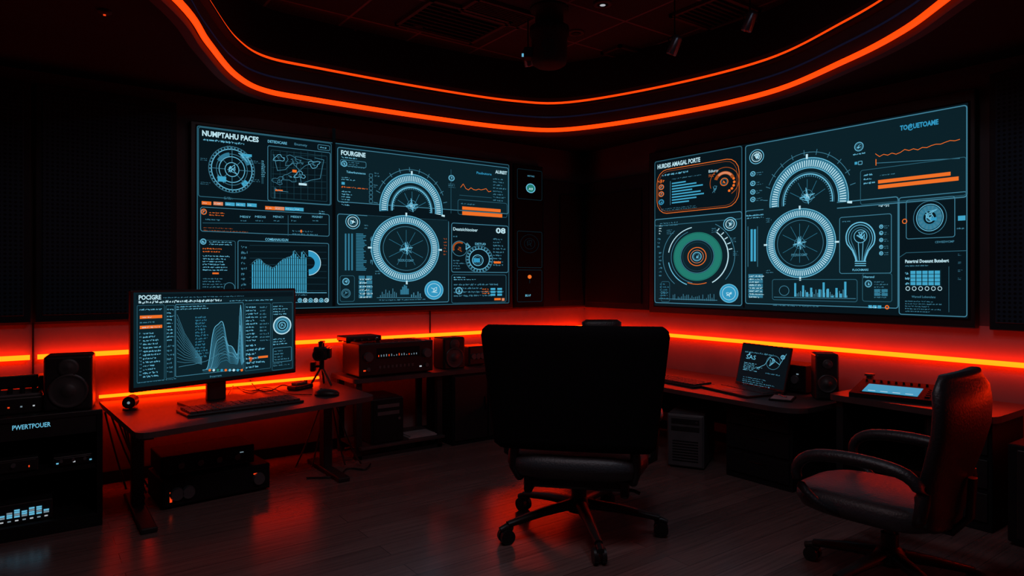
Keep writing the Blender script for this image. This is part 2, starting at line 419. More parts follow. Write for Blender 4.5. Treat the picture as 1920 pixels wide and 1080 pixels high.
m=MB(); m.box(LX(1022)[0],-.003,-.05,-G,ZB,2.6,panelm,.005); m.box(LX(1052)[0],-.09,-.066,-.05,ZB+.06,2.45,matte,.004); m.done('wall_panel')
m=MB(); m.box(-.05,-G,RY(1213)[0],-.07,1.19,2.6,panelm,.005); m.box(-.066,-.05,RY(1200)[0],-.12,1.25,2.45,matte,.004); m.done('wall_panel')

# ---- wall light strips (diffuser tube standing off the wall on clips)
m=MB()
xg0,xg1=LX(56,y=0)[0],LX(70,y=0)[0]
for a,c in ((-8.8,xg0),(xg1,-.06)):
    m.cyl((a,-.05,.966),(c,-.05,.966),.017,.017,led_w,8)
    n=int((c-a)/.8)+1
    for i in range(n+1):
        x=a+.02+(c-a-.04)*i/max(1,n); m.box(x-.008,x+.008,-.045,-.001,.960,.972,matte)
m.done('led_strip_light')
m=MB(); m.cyl((-.05,-8.8,.952),(-.05,-.07,.952),.017,.017,led_w,8)
for i in range(12):
    y=-8.7+i*.78; m.box(-.045,-.001,y-.008,y+.008,.946,.958,matte)
m.done('led_strip_light')
# added hidden strip under the left desk, reddens lower wall and floor
m=MB(); m.cyl((-4.70,-.045,.50),(-3.20,-.045,.50),.013,.013,led_u,8)
for x in (-4.6,-3.9,-3.3): m.box(x-.006,x+.006,-.040,-.001,.495,.505,matte)
m.done('led_strip_light')
for i,px in enumerate((62,250,806)):
    x=LX(px,y=0)[0]; m=MB(); m.box(x-.006,x+.006,-.008,-G,0.09,ZB,panelm); m.done('trim_%d'%(i+2))
m=MB(); m.box(-8.9,-.03,-.015,-G,0,.09,panelm); m.done('baseboard_left')
m=MB(); m.box(-.015,-G,-8.9,-.03,0,.09,panelm); m.done('baseboard_right')

# ------------------------------------------------------------------ LEFT video wall
m=MB()
xa,xb=LX(357)[0],LX(962)[0]
m.box(xa,xb,-PT+.005,-G,ZB,LX(368,226)[1],black,.008)
sL=LX(370)[0]; sR=LX(955)[0]; zt=LX(370,236)[1]; zb=LX(955,568)[1]
cv=Canvas(m,(0,-PT-.0005,0),(1,0,0),(0,0,1),(0,-1,0))
m.box(sL-.012,sR+.012,-PT-.0004,-PT+.006,zb-.012,zt+.012,matte)
cv.put([(sL,zb),(sR,zb),(sR,zt),(sL,zt)],[(0,1,2,3)],'bg')
cv.rect(633,275,953,401,'bg2'); cv.rect(633,402,842,567,'bg2')
cv.frame(372,238,621,385,'line',1.5); cv.frame(633,276,953,401,'dim',1.4); cv.frame(633,401,841,566,'dim',1.4)
cv.frame(370,236,954,568,'line',1.8,3)
cv.rect(623,240,629,574,'blk')
# A1
cv.text(379,254,'NUMPTAHU PACES',10,106,'wh',.035); cv.lines(381,258,480,264,1,'cy',.95,.6)
cv.text(502,267,'DETEDICARE',5,36,'cy'); cv.text(552,272,'Enumety',4.5,24,'dim'); cv.frame(596,271,618,280,'dim',1,2); cv.lines(600,273,615,279,1,'cy')
cx,cy=435,318
for r,w,c in ((43,1,'dim'),(38,1.6,'cy'),(29,.9,'dim'),(24,1.3,'cy'),(13,1.2,'cy')): cv.circ(cx,cy,r,w,c)
cv.ticks(cx,cy,38,42,40,'dim',duty=.4); cv.ring(cx,cy,25,32,'fill2',100,150); cv.ring(cx,cy,30,37,'fill',305,325); cv.ring(cx,cy,30,37,'fill2',20,60)
cv.scrib(cx,cy,12,14,'cy'); cv.scrib(cx+22,cy-22,12,8,'cy'); cv.scrib(cx-20,cy+18,10,8,'dim'); cv.spokes(cx,cy,14,43,range(0,360,45),'dim',.9)
cv.rect(408,330,424,340,'fill'); cv.rect(455,288,472,293,'fill')
for (x,y) in ((376,295),(470,300),(376,340),(472,335),(425,272),(420,368)): cv.lines(x,y,x+20,y+6,2,'dim',.8)
cv.bars(490,305,496,345,[1],'faint'); cv.lines(490,300,497,333,9,'cy',1)
cv.frame(502,273,619,384,'dim',1.1,3); cv.frame(508,281,613,378,'faint',1,2)
for i in range(8): cv.line([(512+i*13,284),(512+i*13,374)],'faint',.7)
for i in range(7): cv.line([(510,290+i*12),(611,293+i*12)],'faint',.7)
for i in range(7):
    x=525+(i%4)*20+random.uniform(-4,4); y=300+(i//4)*32+random.uniform(-5,8); R_=random.uniform(7,13)
    pts=[]
    for j in range(15):
        q=j/14*math.tau; r_=R_*(1+.35*math.sin(3*q+i)+random.uniform(-.18,.18)); pts.append((x+r_*math.cos(q)*1.2,y+r_*math.sin(q)*.8))
    cv.line(pts,'dim' if i%3 else 'cy',.8,True); cv.scrib(x,y,5,6,'dim',.8)
cv.line([(513,290),(520,320),(535,318),(548,305),(560,318),(565,345),(582,338),(600,335),(607,300),(590,296)],'dim',1); cv.rect(548,318,556,323,'or'); cv.rect(560,343,575,347,'wh'); cv.rect(516,355,530,358,'or')
cv.line([(515,372),(515,352),(522,358),(540,360)],'dim',.9)
for i,(x,c) in enumerate(((378,'or'),(400,'pink'),(422,'fill'),(442,'fill'),(463,'fill'),(497,'or'),(515,'pink'),(534,'fill'),(551,'fill'))):
    y=377+.045*(x-378)+ (4 if i>4 else 0); cv.rect(x,y,x+18,y+6.5,c); cv.lines(x+2,y+2,x+17,y+5,1,'wh')
cv.lines(598,394,616,402,2,'cy')
cv.frame(376,388,617,443,'dim',1.2,4); cv.icon(382,397,5,'or')
cv.lines(392,396,435,405,2,'or',.9)
for j,x in enumerate((450,478,512,545,585)): cv.text(x,408,('MEISY','MEDIS','MENCY','MEEISY','MASNEY')[j],4,20,'cy',.0); cv.lines(x+1,411,x+18,416,1,'dim')
cv.line([(380,418),(613,421)],'line',1); cv.line([(540,404),(540,442)],'line',1); cv.lines(381,424,470,434,2,'ord',.75,.3); cv.lines(385,408,430,414,1,'dim'); cv.lines(548,430,612,441,2,'dim',.8); cv.rect(563,431,566,436,'or')
cv.frame(374,450,441,568,'line',1.1,3); cv.frame(446,451,616,566,'dim',1.2,3)
cv.icon(381,453,5); cv.lines(392,451,437,460,2,'cy',.8); cv.lines(380,463,436,474,2,'or',.8); cv.lines(380,477,437,509,6,'cy',.8); cv.rect(398,511,410,514,'or'); cv.lines(380,520,437,540,4,'dim',.7)
cv.text(497,451,'COMBANAUGUN',5,43,'cy')
hs=[]
for i in range(26):
    x=i/25; h=.62+.08*math.sin(i*.55) if x<.45 else (.64+.026*(i-11) if x<.75 else .90-.05*((i-19)%4)); hs.append(min(.97,h+random.uniform(-.02,.02)))
cv.bars(472,462,576,548,hs,'fill',.58); cv.graph(472,462,576,548,[h+.015 for h in hs],'dim',1.0)
for i in range(8): cv.line([(468,460+i*12),(612,461+i*12)],'faint',.7)
cv.lines(452,458,464,548,9,'dim',.8); cv.ring(578,493,12,23,'blue',-88,90); cv.circ(578,493,23,1.2,'wh',-88,90); cv.line([(470,549),(612,549)],'cy',1.1); cv.lines(472,551,600,557,1,'dim',1)
cv.circ(430,540,10,1,'dim')
for i in range(6): cv.icon(562+i*10,563,3.4,'wh' if i%2 else 'cy')
# A2
cv.text(639,290,'FOURGINE',8.5,46,'wh',.035); cv.lines(640,292,672,297,1,'cy',.9)
cv.frame(638,299,686,315,'dim',1,3); cv.icon(645,307,5); cv.lines(653,302,683,314,3,'dim')
cv.text(649,324,'Taberbunoacos',4,36,'cy'); cv.rect(640,341,646,346,'fill'); cv.lines(640,330,668,338,2,'cy'); cv.lines(640,348,690,352,1,'or',.9,.6); cv.lines(640,356,668,388,6,'cy',.7)
cv.lines(702,322,715,332,2,'dim')
for i in range(7): cv.frame(692,326+i*8,698,332+i*8,'dim',.8,1)
cv.gauge(772,393,59,False,1.13)
cv.lines(700,345,710,352,2,'dim'); cv.icon(846,334,5); cv.lines(840,343,853,352,3,'dim')
cv.text(893,326,'Paubutore',4.5,28,'blue'); cv.text(928,325,'AUREIT',6,22,'wh',.03)
g=[.5,.8,.45,.35,.55,.42,.4,.5,.45,.52,.6,.35,.42]; cv.graph(863,340,920,368,g,'or',1.0); cv.line([(861,366),(921,371)],'line',.8); cv.lines(924,332,949,380,8,'dim',.85)
cv.frame(858,374,950,408,'line',1); cv.lines(864,379,900,384,1,'dim'); cv.rect(866,387,938,393,'or'); cv.rect(866,396,941,403,'or')
cv.line([(845,318),(845,400)],'line',.9)
cv.icon(661,416,13,'cy'); cv.icon(661,416,9,'wh'); cv.lines(682,420,692,430,2,'dim')
for x in (646,652,658): cv.rect(x,438,x+3,507,'fill2')
cv.lines(667,437,687,508,24,'fill2',.95,.6,False); cv.lines(694,437,700,500,3,'dim')
cv.rect(688,404,840,415,'bg2')
cv.gauge(761,466,64,True,.97)
cv.lines(703,506,718,515,2,'dim'); cv.lines(831,445,838,480,6,'ord')
cv.icon(648,528,6,'cy'); cv.icon(648,550,8,'dim'); cv.frame(637,517,664,565,'line',1)
cv.grid(672,517,700,560,2,5,'fill2',.8); cv.lines(674,520,698,560,6,'wh',.8)
cv.bars(712,537,745,557,[.2,.5,.3,.7,.4,.6,.3,.8,.5,.4],'dim',.4); cv.bars(750,534,766,552,[.5,.8,1,.9,.6],'fill2',.9); cv.line([(706,558),(790,558)],'dim',1); cv.bars(770,540,790,557,[.3,.5,.2,.6,.4],'dim',.5)
cv.icon(813,544,17,'cy','blue'); cv.lines(710,560,800,565,1,'dim')
cv.frame(846,418,952,511,'dim',1.3); cv.text(849,432,'Deatsichisoiser',6,46,'wh'); cv.text(929,437,'08',10,18,'wh',.03)
cv.lines(849,440,862,446,1,'dim'); cv.circ(861,466,14,1,'dim'); cv.ring(861,466,10,13,'ord',60,200); cv.scrib(861,466,7,8,'ord'); cv.lines(849,486,872,506,4,'dim')
cv.circ(898,486,25,1.0,'dim'); cv.circ(898,486,19,1.3,'cy'); cv.ticks(898,486,20,24,24,'dim',duty=.5); cv.icon(895,488,10); cv.rect(887,484,899,492,'blue'); cv.text(890,459,'DETUD',4,20,'cy'); cv.lines(924,445,948,500,9,'dim',.85); cv.rect(925,490,938,494,'or'); cv.scrib(878,462,8,8,'cy')
cv.frame(846,515,948,566,'line',1.1); cv.lines(850,518,905,526,2,'cy',.7); cv.lines(850,530,945,558,4,'dim',.8); cv.lines(903,540,916,552,3,'or',.9); cv.grid(919,540,944,556,2,3,'fill',.7); cv.rect(926,559,938,563,'or'); cv.rect(940,559,945,564,'pink'); cv.icon(860,545,6)
m.done('video_wall_display')

# small indicator column
m=MB(); m.box(LX(965)[0],LX(1019)[0],-PT+.01,-G,ZB,LX(968,306)[1],matte,.006)
cv=Canvas(m,(0,-PT+.0095,0),(1,0,0),(0,0,1),(0,-1,0))
for y0,y1 in ((316,376),(433,502),(506,565)): cv.frame(970,y0,1016,y1,'bg2',1.0,3)
cv.text(989,331,'METIMS',3,13,'dim'); cv.disc(995,353,7,'gr'); cv.circ(995,353,8,1.6,'cy'); cv.text(991,356,'A9',4.5,8,'wh')
for r in (17,10): cv.circ(993,457,r,.8,'bg')
cv.scrib(993,457,9,9,'bg')
cv.disc(993,519,3.6,'or'); cv.line([(993,523),(993,531)],'bg2',1); cv.text(985,556,'BU-F',4,10,'cy')
m.done('status_panel')

# ------------------------------------------------------------------ RIGHT video wall
m=MB()
yl,yr=RY(1216)[0],RY(1828)[0]
m.box(-PT+.005,-G,yr,yl,1.172,RY(1216,288)[1],black,.008)
cv=Canvas(m,(-PT-.0005,0,0),(0,-1,0),(0,0,1),(-1,0,0))
a0,zt,_=cv.pr(1227,303); a1,_,_=cv.pr(1815,400); zb=cv.pr(1227,573)[1]
m.box(-PT-.0004,-PT+.006,-a0+.012,-a1-.012,zb-.012,zt+.012,matte)
cv.put([(a0,zb),(a1,zb),(a1,zt),(a0,zt)],[(0,1,2,3)],'bg')
def quad(x0,y0,x1,y1,col):
    p,q,_=cv.pr(x0,y0); r,s_,_=cv.pr(x1,y1); cv.put([(p,q),(r,q),(r,s_),(p,s_)],[(0,1,2,3)],col)
quad(1399,275,1812,372,'bg2'); quad(1399,396,1683,575,'bg2'); quad(1229,412,1392,570,'bg2')
cv.frame(1228,304,1391,410,'line',1.5); cv.frame(1228,412,1391,573,'dim',1.5); cv.frame(1398,274,1813,369,'dim',1.6); cv.frame(1398,396,1684,578,'dim',1.5); cv.frame(1686,371,1813,594,'dim',1.5)
quad(1393,273,1396.5,577,'blk')
# R1
cv.text(1233,317,'HURDES AMAGAL PORTE',8,80,'wh',.03)
cv.frame(1232,321,1386,386,'or',1.1,24); cv.frame(1235,324,1382,383,'ord',.6,22)
cv.lines(1242,327,1300,331,1,'cy',.9,.7); cv.lines(1234,337,1247,344,1,'or',1,.8)
for y in (351,364,379): cv.icon(1240,y,4.5,'or' if y<370 else 'blue')
quad(1253,333,1322,386,'bg')
for i,w in enumerate((26,46,58,38,54,60,46,32)): cv.rect(1260,343+i*5.2,1260+w,345.4+i*5.2,'fill')
cv.line([(1257,340),(1257,384)],'dim',1); cv.lines(1260,334,1315,338,1,'dim')
cv.text(1329,324,'Eduop',5,18,'wh'); cv.lines(1329,327,1345,333,2,'or'); cv.circ(1358,341,27,1.2,'ord',-60,200); cv.ring(1358,341,14,20,'ord',20,160); cv.ring(1358,341,15,19,'pink',40,130); cv.icon(1358,341,7,'or'); cv.scrib(1340,355,8,8,'dim')
for q in (20,0,-20,-40,-60): cv.disc(1358+19*math.cos(math.radians(q)),341-19*math.sin(math.radians(q)),2.4,'or')
cv.lines(1240,391,1330,397,2,'dim',.9)
cv.icon(1369,420,12,'cy'); cv.icon(1369,420,8,'wh'); cv.lines(1238,417,1290,426,2,'dim'); cv.lines(1236,421,1240,440,4,'wh'); cv.lines(1233,445,1241,465,3,'dim'); cv.lines(1236,470,1242,520,7,'dim')
cx,cy=1307,481
cv.ring(cx,cy,32,44,'gr'); cv.circ(cx,cy,45,1.2,'gr'); cv.circ(cx,cy,31,1,'dim'); cv.circ(cx,cy,27,1,'faint'); cv.circ(cx,cy,17,1.4,'or'); cv.circ(cx,cy,12,.9,'pink'); cv.icon(cx,cy,8,'cy')
cv.circ(cx,cy,56,1.6,'wh',100,170); cv.circ(cx,cy,56,1.6,'cy',190,250); cv.circ(cx,cy,56,1.8,'wh',-60,50); cv.circ(cx,cy,50,1,'dim',110,260); cv.circ(cx,cy,67,1,'dim',-40,60); cv.circ(cx,cy,67,1,'dim',130,230); cv.circ(cx,cy,52,1.2,'or',250,290)
cv.ticks(cx,cy,58,64,5,'wh',10,60,.15)
for (x,y) in ((1250,430),(1335,427),(1370,445),(1240,545),(1375,470)): cv.lines(x,y,x+14,y+10,3,'dim')
cv.icon(1367,550,17,'cy','blue'); cv.bars(1262,548,1342,562,[random.uniform(.1,.9) for _ in range(24)],'dim',.3); cv.line([(1236,560),(1345,563)],'dim',1); cv.lines(1238,530,1255,562,6,'fill2',.8); cv.frame(1240,528,1256,566,'line',1)
# R2 upper
cv.icon(1419,294,13,'cy'); cv.icon(1419,294,9,'wh'); cv.scrib(1419,294,9,10,'wh',1.2)
for y in (326,344,360,374): cv.icon(1412,y,4.2,'cy'); cv.lines(1419,y-4,1430,y+4,2,'dim')
cv.gauge(1514,377,74,False,1.10)
cv.icon(1611,275,8,'cy'); cv.lines(1600,287,1622,293,1,'cy'); cv.rect(1603,304,1608,309,'fill'); cv.frame(1610,303,1617,309,'cy',.9,1)
cv.text(1688,245,'TO@UETOAME',9,72,'blue',.04)
g=[.5,.2,.35,.22,.35,.2,.3,.5,.35,.45,.3,.45,.38,.5,.55,.5,.6,.68,.6,.66]; cv.graph(1642,278,1800,299,g,'or',1.1)
cv.line([(1643,306),(1800,297)],'dim',1); cv.line([(1643,299),(1643,310)],'or',1.5)
cv.frame(1614,320,1812,366,'line',1.2); cv.lines(1620,325,1642,345,3,'cy',.9); cv.lines(1650,327,1700,331,1,'dim')
cv.rect(1647,338,1783,344.5,'or'); cv.rect(1647,347.5,1798,354.5,'or')
# R2 lower
cv.lines(1401,402,1440,412,2,'cy')
for x in (1408,1414): quad(x,430,x+4,490,'fill')
for x in (1403,1421): cv.line([(x,425),(x,500)],'dim',1)
quad(1432,391,1570,400,'bg2')
cv.gauge(1500,456,65,True,1.0)
cv.lines(1437,408,1449,418,3,'dim'); cv.lines(1437,505,1450,513,2,'dim')
cv.lines(1648,384,1672,389,1,'wh',1,.7)
cv.frame(1575,408,1672,512,'dim',1.2)
for s_,c_,w_ in ((1,'cy',2.2),(.84,'cy',1.2),(.66,'dim',1)):
    pts=[(1614-8*s_,490),(1614-10*s_,482),(1614-15*s_,470)]
    for i in range(31):
        q=math.radians(205-230*i/30); pts.append((1614+27*s_*math.cos(q),446-29*s_*math.sin(q)))
    pts+=[(1614+15*s_,470),(1614+10*s_,482),(1614+8*s_,490)]
    cv.line(pts,c_,w_)
for y in (490,494,498): cv.line([(1604,y),(1624,y)],'cy',1.6)
cv.scrib(1614,443,11,14,'cy',1.1); cv.circ(1614,443,12,1.2,'cy'); cv.line([(1610,455),(1612,488)],'cy',1.1); cv.line([(1619,455),(1617,488)],'cy',1.1)
cv.text(1599,508,'PLOCNMARS',4,30,'cy'); 
for y in (425,437,450,463,475): cv.icon(1653,y,3.2,'cy'); cv.lines(1659,y-3,1668,y+4,2,'dim')
cv.lines(1580,413,1600,418,1,'dim')
cv.grid(1404,514,1436,560,1,5,'fill2',.85); cv.lines(1406,515,1434,560,8,'wh',.9)
cv.frame(1449,524,1608,566,'line',1.2); cv.bars(1490,528,1592,556,[.9,0,.75,.3,.6,0,.5,.95,.55,.1,.6,.25,1],'fill',.5); cv.line([(1452,557),(1605,560)],'dim',1); cv.circ(1471,545,9,1,'dim'); cv.bars(1492,532,1592,556,[random.uniform(.1,.6) for _ in range(30)],'cy',.2)
cv.frame(1618,513,1673,566,'line',1.1); cv.text(1620,521,'Htarssul',4,20,'cy'); cv.icon(1629,532,6); cv.lines(1640,526,1670,560,7,'dim',.8); cv.grid(1640,542,1668,556,2,2,'fill2')
cv.lines(1450,570,1600,574,1,'dim',.8); cv.grid(1629,572,1655,579,3,1,'fill'); cv.lines(1631,573,1655,578,1,'wh'); cv.circ(1664,576,3,2,'or')
# R3
cv.frame(1700,376,1791,444,'dim',1.2); cv.circ(1744,408,31,1,'dim'); cv.circ(1744,408,25,1.3,'cy'); cv.ring(1744,408,12,23,'fill2'); cv.ticks(1744,408,15,23,16,'dim',duty=.5); cv.icon(1744,409,7); cv.rect(1745,408,1757,414,'blue'); cv.scrib(1744,402,16,14,'cy',.8)
cv.circ(1697,415,4,1.5,'or'); cv.rect(1797,405,1811,414,'fill'); cv.text(1754,456,'CEWIEEWOMP',4,36,'dim'); cv.lines(1795,425,1810,432,1,'dim')
cv.line([(1688,482),(1700,474),(1812,470)],'line',1.2)
cv.text(1698,493,'Patertral Doesunt Butebert',6,82,'wh',.03); cv.lines(1698,496,1765,501,1,'dim')
quad(1706,506,1766,538,'bg2'); cv.grid(1708,508,1765,536,5,4,'fill',.85); cv.lines(1698,508,1706,536,3,'cy')
for i in range(6): cv.circ(1703+i*12,541,3.6,1.1,'wh')
cv.text(1710,558,'Warsoil Lobevulans',4,45,'dim'); cv.lines(1698,562,1770,588,5,'dim',.9)
for y in (475,490,505,520): cv.lines(1797,y,1806,y+5,2,'dim')
cv.line([(1780,500),(1780,585)],'line',1)
m.done('video_wall_display')

# ------------------------------------------------------------------ furniture helpers
ZD=.62
def P(px,py,z): q=gz(px,py,z); return (q.x,q.y)
def rounded(pts, r, n=5):
    out=[];L=len(pts)
    for i in range(L):
        p=Vector(pts[i][:2]); a=Vector(pts[i-1][:2]); c=Vector(pts[(i+1)%L][:2])
        ri=pts[i][2] if len(pts[i])>2 else r
        if ri<=0: out.append((p.x,p.y)); continue
        d1=(a-p).normalized(); d2=(c-p).normalized(); s_=p+d1*ri; e=p+d2*ri
        for k in range(n+1):
            t=k/n; q=s_*(1-t)**2+p*2*t*(1-t)+e*t*t; out.append((q.x,q.y))
    return out
def leg_frame(m,x,y,y1,z,w=.07):
    m.box(x-w/2,x+w/2,y-.05,y+.05,.03,z,frame_m,.006)
    m.box(x-w/2-.01,x+w/2+.01,y1,y+ .30,0,.035,frame_m,.008)
    m.box(x-.03,x+.03,y1+.05,y+.28,z-.04,z,frame_m)

# left desk
fl=P(265,814,ZD); fr=P(706,742,ZD)
m=MB()
pts=rounded([(-4.78,-.075),(fl[0]-.02,fl[1],.1),(fr[0],fr[1],.09),(-3.06,-.075)],0)
m.prism(pts,ZD-.035,ZD,deskm)
leg_frame(m,-3.30,-.62,-1.0,ZD-.035); leg_frame(m,-4.62,-.75,-1.28,ZD-.035)
m.box(-4.6,-3.3,-.5,-.44,ZD-.10,ZD-.035,frame_m)
m.done('desk')
m=MB(); m.cyl((-4.78,-.05,.652),(-3.15,-.05,.652),.012,.012,led_w,8)
for x in (-4.7,-4.2,-3.7,-3.2): m.box(x-.006,x+.006,-.045,-.001,.647,.657,matte)
m.done('led_strip_light')

# second table
ZT=.68
m=MB()
pts=rounded([(-3.03,-.03),(-3.03,-.54,.04),(-1.30,-.58,.04),(-1.30,-.03)],0)
m.prism(pts,ZT-.035,ZT,deskm)
for x in (-2.97,-2.2):
    m.box(x-.025,x+.025,-.50,-.45,0,ZT-.035,frame_m); m.box(x-.025,x+.025,-.12,-.08,0,ZT-.035,frame_m)
m.box(-2.98,-2.18,-.56,-.07,.09,.115,deskm,.004); m.box(-2.98,-2.18,-.50,-.47,.0,.03,frame_m)
m.box(-2.10,-1.34,-.55,-.07,0,ZT-.035,matte,.006)
m.box(-2.08,-1.73,-.565,-.55,.04,ZT-.06,black,.004); m.box(-1.71,-1.36,-.565,-.55,.04,ZT-.06,black,.004)
m.box(-1.76,-1.75,-.58,-.565,.3,.42,metald); m.box(-1.69,-1.68,-.58,-.565,.3,.42,metald)
m.done('side_table')

# right desk
m=MB()
pts=rounded([(-.03,-.66),(-.96,-.66,.05),(-1.02,-3.24,.22),(-.52,-3.24,.05),(-.50,-3.235),(-.03,-3.235)],0)
m.prism(pts,ZD-.035,ZD,deskm)
m.box(-.85,-.08,-3.1,-2.55,0,ZD-.035,matte,.006)
for z in (.05,.23,.41): m.box(-.865,-.85,-3.08,-2.57,z,z+.155,matte,.004); m.box(-.872,-.865,-2.90,-2.77,z+.10,z+.108,metald)
m.box(-.75,-.08,-.80,-.75,0,ZD-.035,frame_m); m.box(-.12,-.08,-2.55,-.8,.2,ZD-.035,matte)
m.done('desk')
m=MB()
ZR=.70
pts=rounded([(-.03,-3.25),(-.66,-3.25,.06),(-.70,-4.26,.12),(-.03,-4.26)],0)
m.prism(pts,ZR-.04,ZR,deskm)
m.box(-.62,-.08,-3.34,-3.29,0,ZR-.04,frame_m,.004); m.box(-.60,-.08,-4.22,-3.85,0,ZR-.04,matte,.006)
for z in (.06,.26,.46): m.box(-.615,-.60,-4.2,-3.87,z,z+.17,black,.004)
m.box(-.12,-.09,-3.86,-3.34,.15,ZR-.04,matte)
m.done('desk')

# rack cabinet
ZK=.71
m=MB(); x0,x1,y0,y1=-6.3,-4.83,-.95,-.32
m.box(x0,x1,y0,y1,ZK-.03,ZK,black,.004); m.box(x0,x1,y0,y1,0,.08,matte,.004)
m.box(x1-.03,x1,y0,y1,.08,ZK-.03,matte); m.box(x0,x0+.03,y0,y1,.08,ZK-.03,matte); m.box(x0,x1,y1-.02,y1,.08,ZK-.03,matte)
m.box(x0+.03,x1-.03,y0+.02,y1-.02,.355,.375,matte); m.box(x0+.03,x1-.03,y0+.01,y0+.03,.575,ZK-.03,black)
cv=Canvas(m,(0,y0+.0095,0),(1,0,0),(0,0,1),(0,-1,0)); 
cv.text(23,807,'PWERTPOUER',9,72,'cy',.01)
m.done('equipment_rack')
def rackunit(name,xa,xb,ya,yb,z0,z1,leds,pat=0):
    m=MB(); m.box(xa,xb,ya,yb,z0,z1,black,.006); m.box(xa+.01,xb-.01,ya-.008,ya,z0+.01,z1-.01,metald if pat==2 else black,.003)
    w=xb-xa; h=z1-z0
    for i in range(leds):
        x=xa+w*(.08+.84*i/max(1,leds-1)); c=[ledcy,ledwh,ledcy,ledred][i%4] if pat else [ledred,dimtext,dimtext][i%3]
        m.box(x,x+.012 if pat else x+.006,ya-.0095,ya-.008,z0+h*.35,z0+h*.48,c)
    for i in range(3):
        x=xa+w*(.2+.3*i); m.cyl((x,ya-.022,z0+h*.6),(x,ya-.006,z0+h*.6),h*.14,h*.16,greyp,16)
    m.done(name)
rackunit('audio_interface',-5.08,-4.88,-.90,-.5,.376,.44,3,2)
rackunit('audio_interface',-5.75,-5.15,-.90,-.5,.376,.46,4)
m=MB(); m.box(-5.9,-5.08,-.90,-.5,.081,.20,black,.006)
random.seed(3)
for i in range(22):
    x=-5.86+i*.035; hh=random.uniform(.012,.045)
    for j in range(int(hh/.011)+1):
        m.box(x,x+.026,-.906,-.90,.122+j*.012,.130+j*.012,ledcy if (i+j)%3 else dimtext)
    m.box(x+.004,x+.02,-.905,-.90,.100,.106,ledwh if i%2 else dimtext)
m.done('patch_panel')

# ------------------------------------------------------------------ devices
def speaker(name,w,d,h,loc,rz):
    m=MB(); m.box(-w/2,w/2,-d/2,d/2,0,h,black,.018,seg=3)
    R=w*.38; T=Matrix.Translation((0,-d/2,h*.36))@Matrix.Rotation(math.pi/2,4,'X')
    m.lathe([(R*1.08,0),(R*1.08,.006),(R,.008),(R*.92,.004),(R*.85,-.002+.006),(R*.45,-.0+.003),(R*.4,.006),(R*.25,.012),(0.001,.014)],cone,T)
    m.lathe([(R*1.12,0.0),(R*1.12,.004),(R*1.05,.004)],metald,T)
    T=Matrix.Translation((0,-d/2,h*.78))@Matrix.Rotation(math.pi/2,4,'X'); r=w*.2
    m.lathe([(r*1.1,0),(r*1.1,.005),(r*.8,.003),(r*.5,.008),(.001,.012)],cone,T)
    m.box(-w*.4,w*.4,-d/2-.003,-d/2,.012,.018,metald)
    return m.done(name,loc,rz)
sp=gz(132,766,ZK); speaker('loudspeaker',.25,.22,.335,(sp.x,-.80,ZK),math.radians(-8))
speaker('loudspeaker',.23,.2,.29,(LX(842,y=-.35)[0],-.35,ZT),0)

def amp(name,w,d,h,loc,rz,front=0,body=None):
    body=body or black
    m=MB(); m.box(-w/2,w/2,-d/2,d/2,.012,h,body,.008)
    for sx in (-1,1):
        for sy in (-1,1): m.cyl((sx*w*.42,sy*d*.4,0),(sx*w*.42,sy*d*.4,.013),.018,.018,matte,12)
    y=-d/2
    m.box(-w/2+.01,w/2-.01,y-.006,y,.022,h-.01,body,.002)
    if front==0:
        m.box(-w*.28,w*.30,y-.009,y-.006,h*.55,h*.85,matte)
        random.seed(5)
        for i in range(16):
            x=-w*.26+i*w*.034; m.box(x,x+.007,y-.0105,y-.009,h*.60,h*.60+random.uniform(.006,.02),ledred if i%4==0 else dimtext)
        for i in range(9): m.box(-w*.25+i*w*.055,-w*.25+i*w*.055+.018,y-.010,y-.006,h*.25,h*.33,greyp)
        for x in (-.39,.40): 
            m.cyl((x*w,y-.035,h*.62),(x*w,y-.005,h*.62),h*.13,h*.15,greyp,24); m.cyl((x*w,y-.006,h*.62),(x*w,y-.007,h*.62),h*.18,h*.18,metald,24)
            m.cyl((x*w,y-.020,h*.25),(x*w,y-.005,h*.25),h*.06,h*.06,greyp,16)
        m.box(-w*.45,-w*.42,y-.008,y-.006,h*.2,h*.24,ledred); m.box(w*.3,w*.33,y-.008,y-.006,h*.2,h*.24,ledwh)
        for i in range(10): m.box(-w*.4+i*w*.08,-w*.4+i*w*.08+w*.05,-d*.35,d*.35,h-.001,h+.002,matte)
    else:
        if front==3:
            for x in (-.38,-.28,.38):
                m.cyl((x*w,y-.03,h*.5),(x*w,y-.005,h*.5),h*.2,h*.23,greyp,24)
            m.box(-.44*w,-.42*w,y-.0085,y-.006,h*.25,h*.6,ledred)
        else:
            for i in range(4): m.cyl((-w*.3+i*w*.2,y-.02,h*.5),(-w*.3+i*w*.2,y-.005,h*.5),h*.14,h*.16,greyp,18)
        m.box(-w*.42,w*.42,y-.008,y-.006,h*.16,h*.20,metald); m.box(w*.33,w*.37,y-.009,y-.006,h*.68,h*.72,dimtext if front==1 else ledred)
    return m.done(name,loc,rz)
A=gz(683,702,ZT); B=gz(803,692,ZT)
amp('amplifier',.70,.36,.285,((A.x+B.x)/2-.10,-.33,ZT),0)
amp('media_player',.32,.22,.055,(A.x-.05,-.30,ZT+.288),0,1)
amp('preamplifier',.24,.2,.19,(LX(884,y=-.35)[0]+.06,-.3,ZT),0,1)
amp('receiver',.70,.42,.19,(-4.16,-.66,0),math.radians(4),3,matte); amp('receiver',.60,.36,.14,(-4.20,-.64,.192),math.radians(2),1,matte)
m=MB(); m.box(-.2,.2,-.15,.15,0,.10,black,.01); m.box(-.19,.19,-.14,.14,.10,.115,greyp,.004)
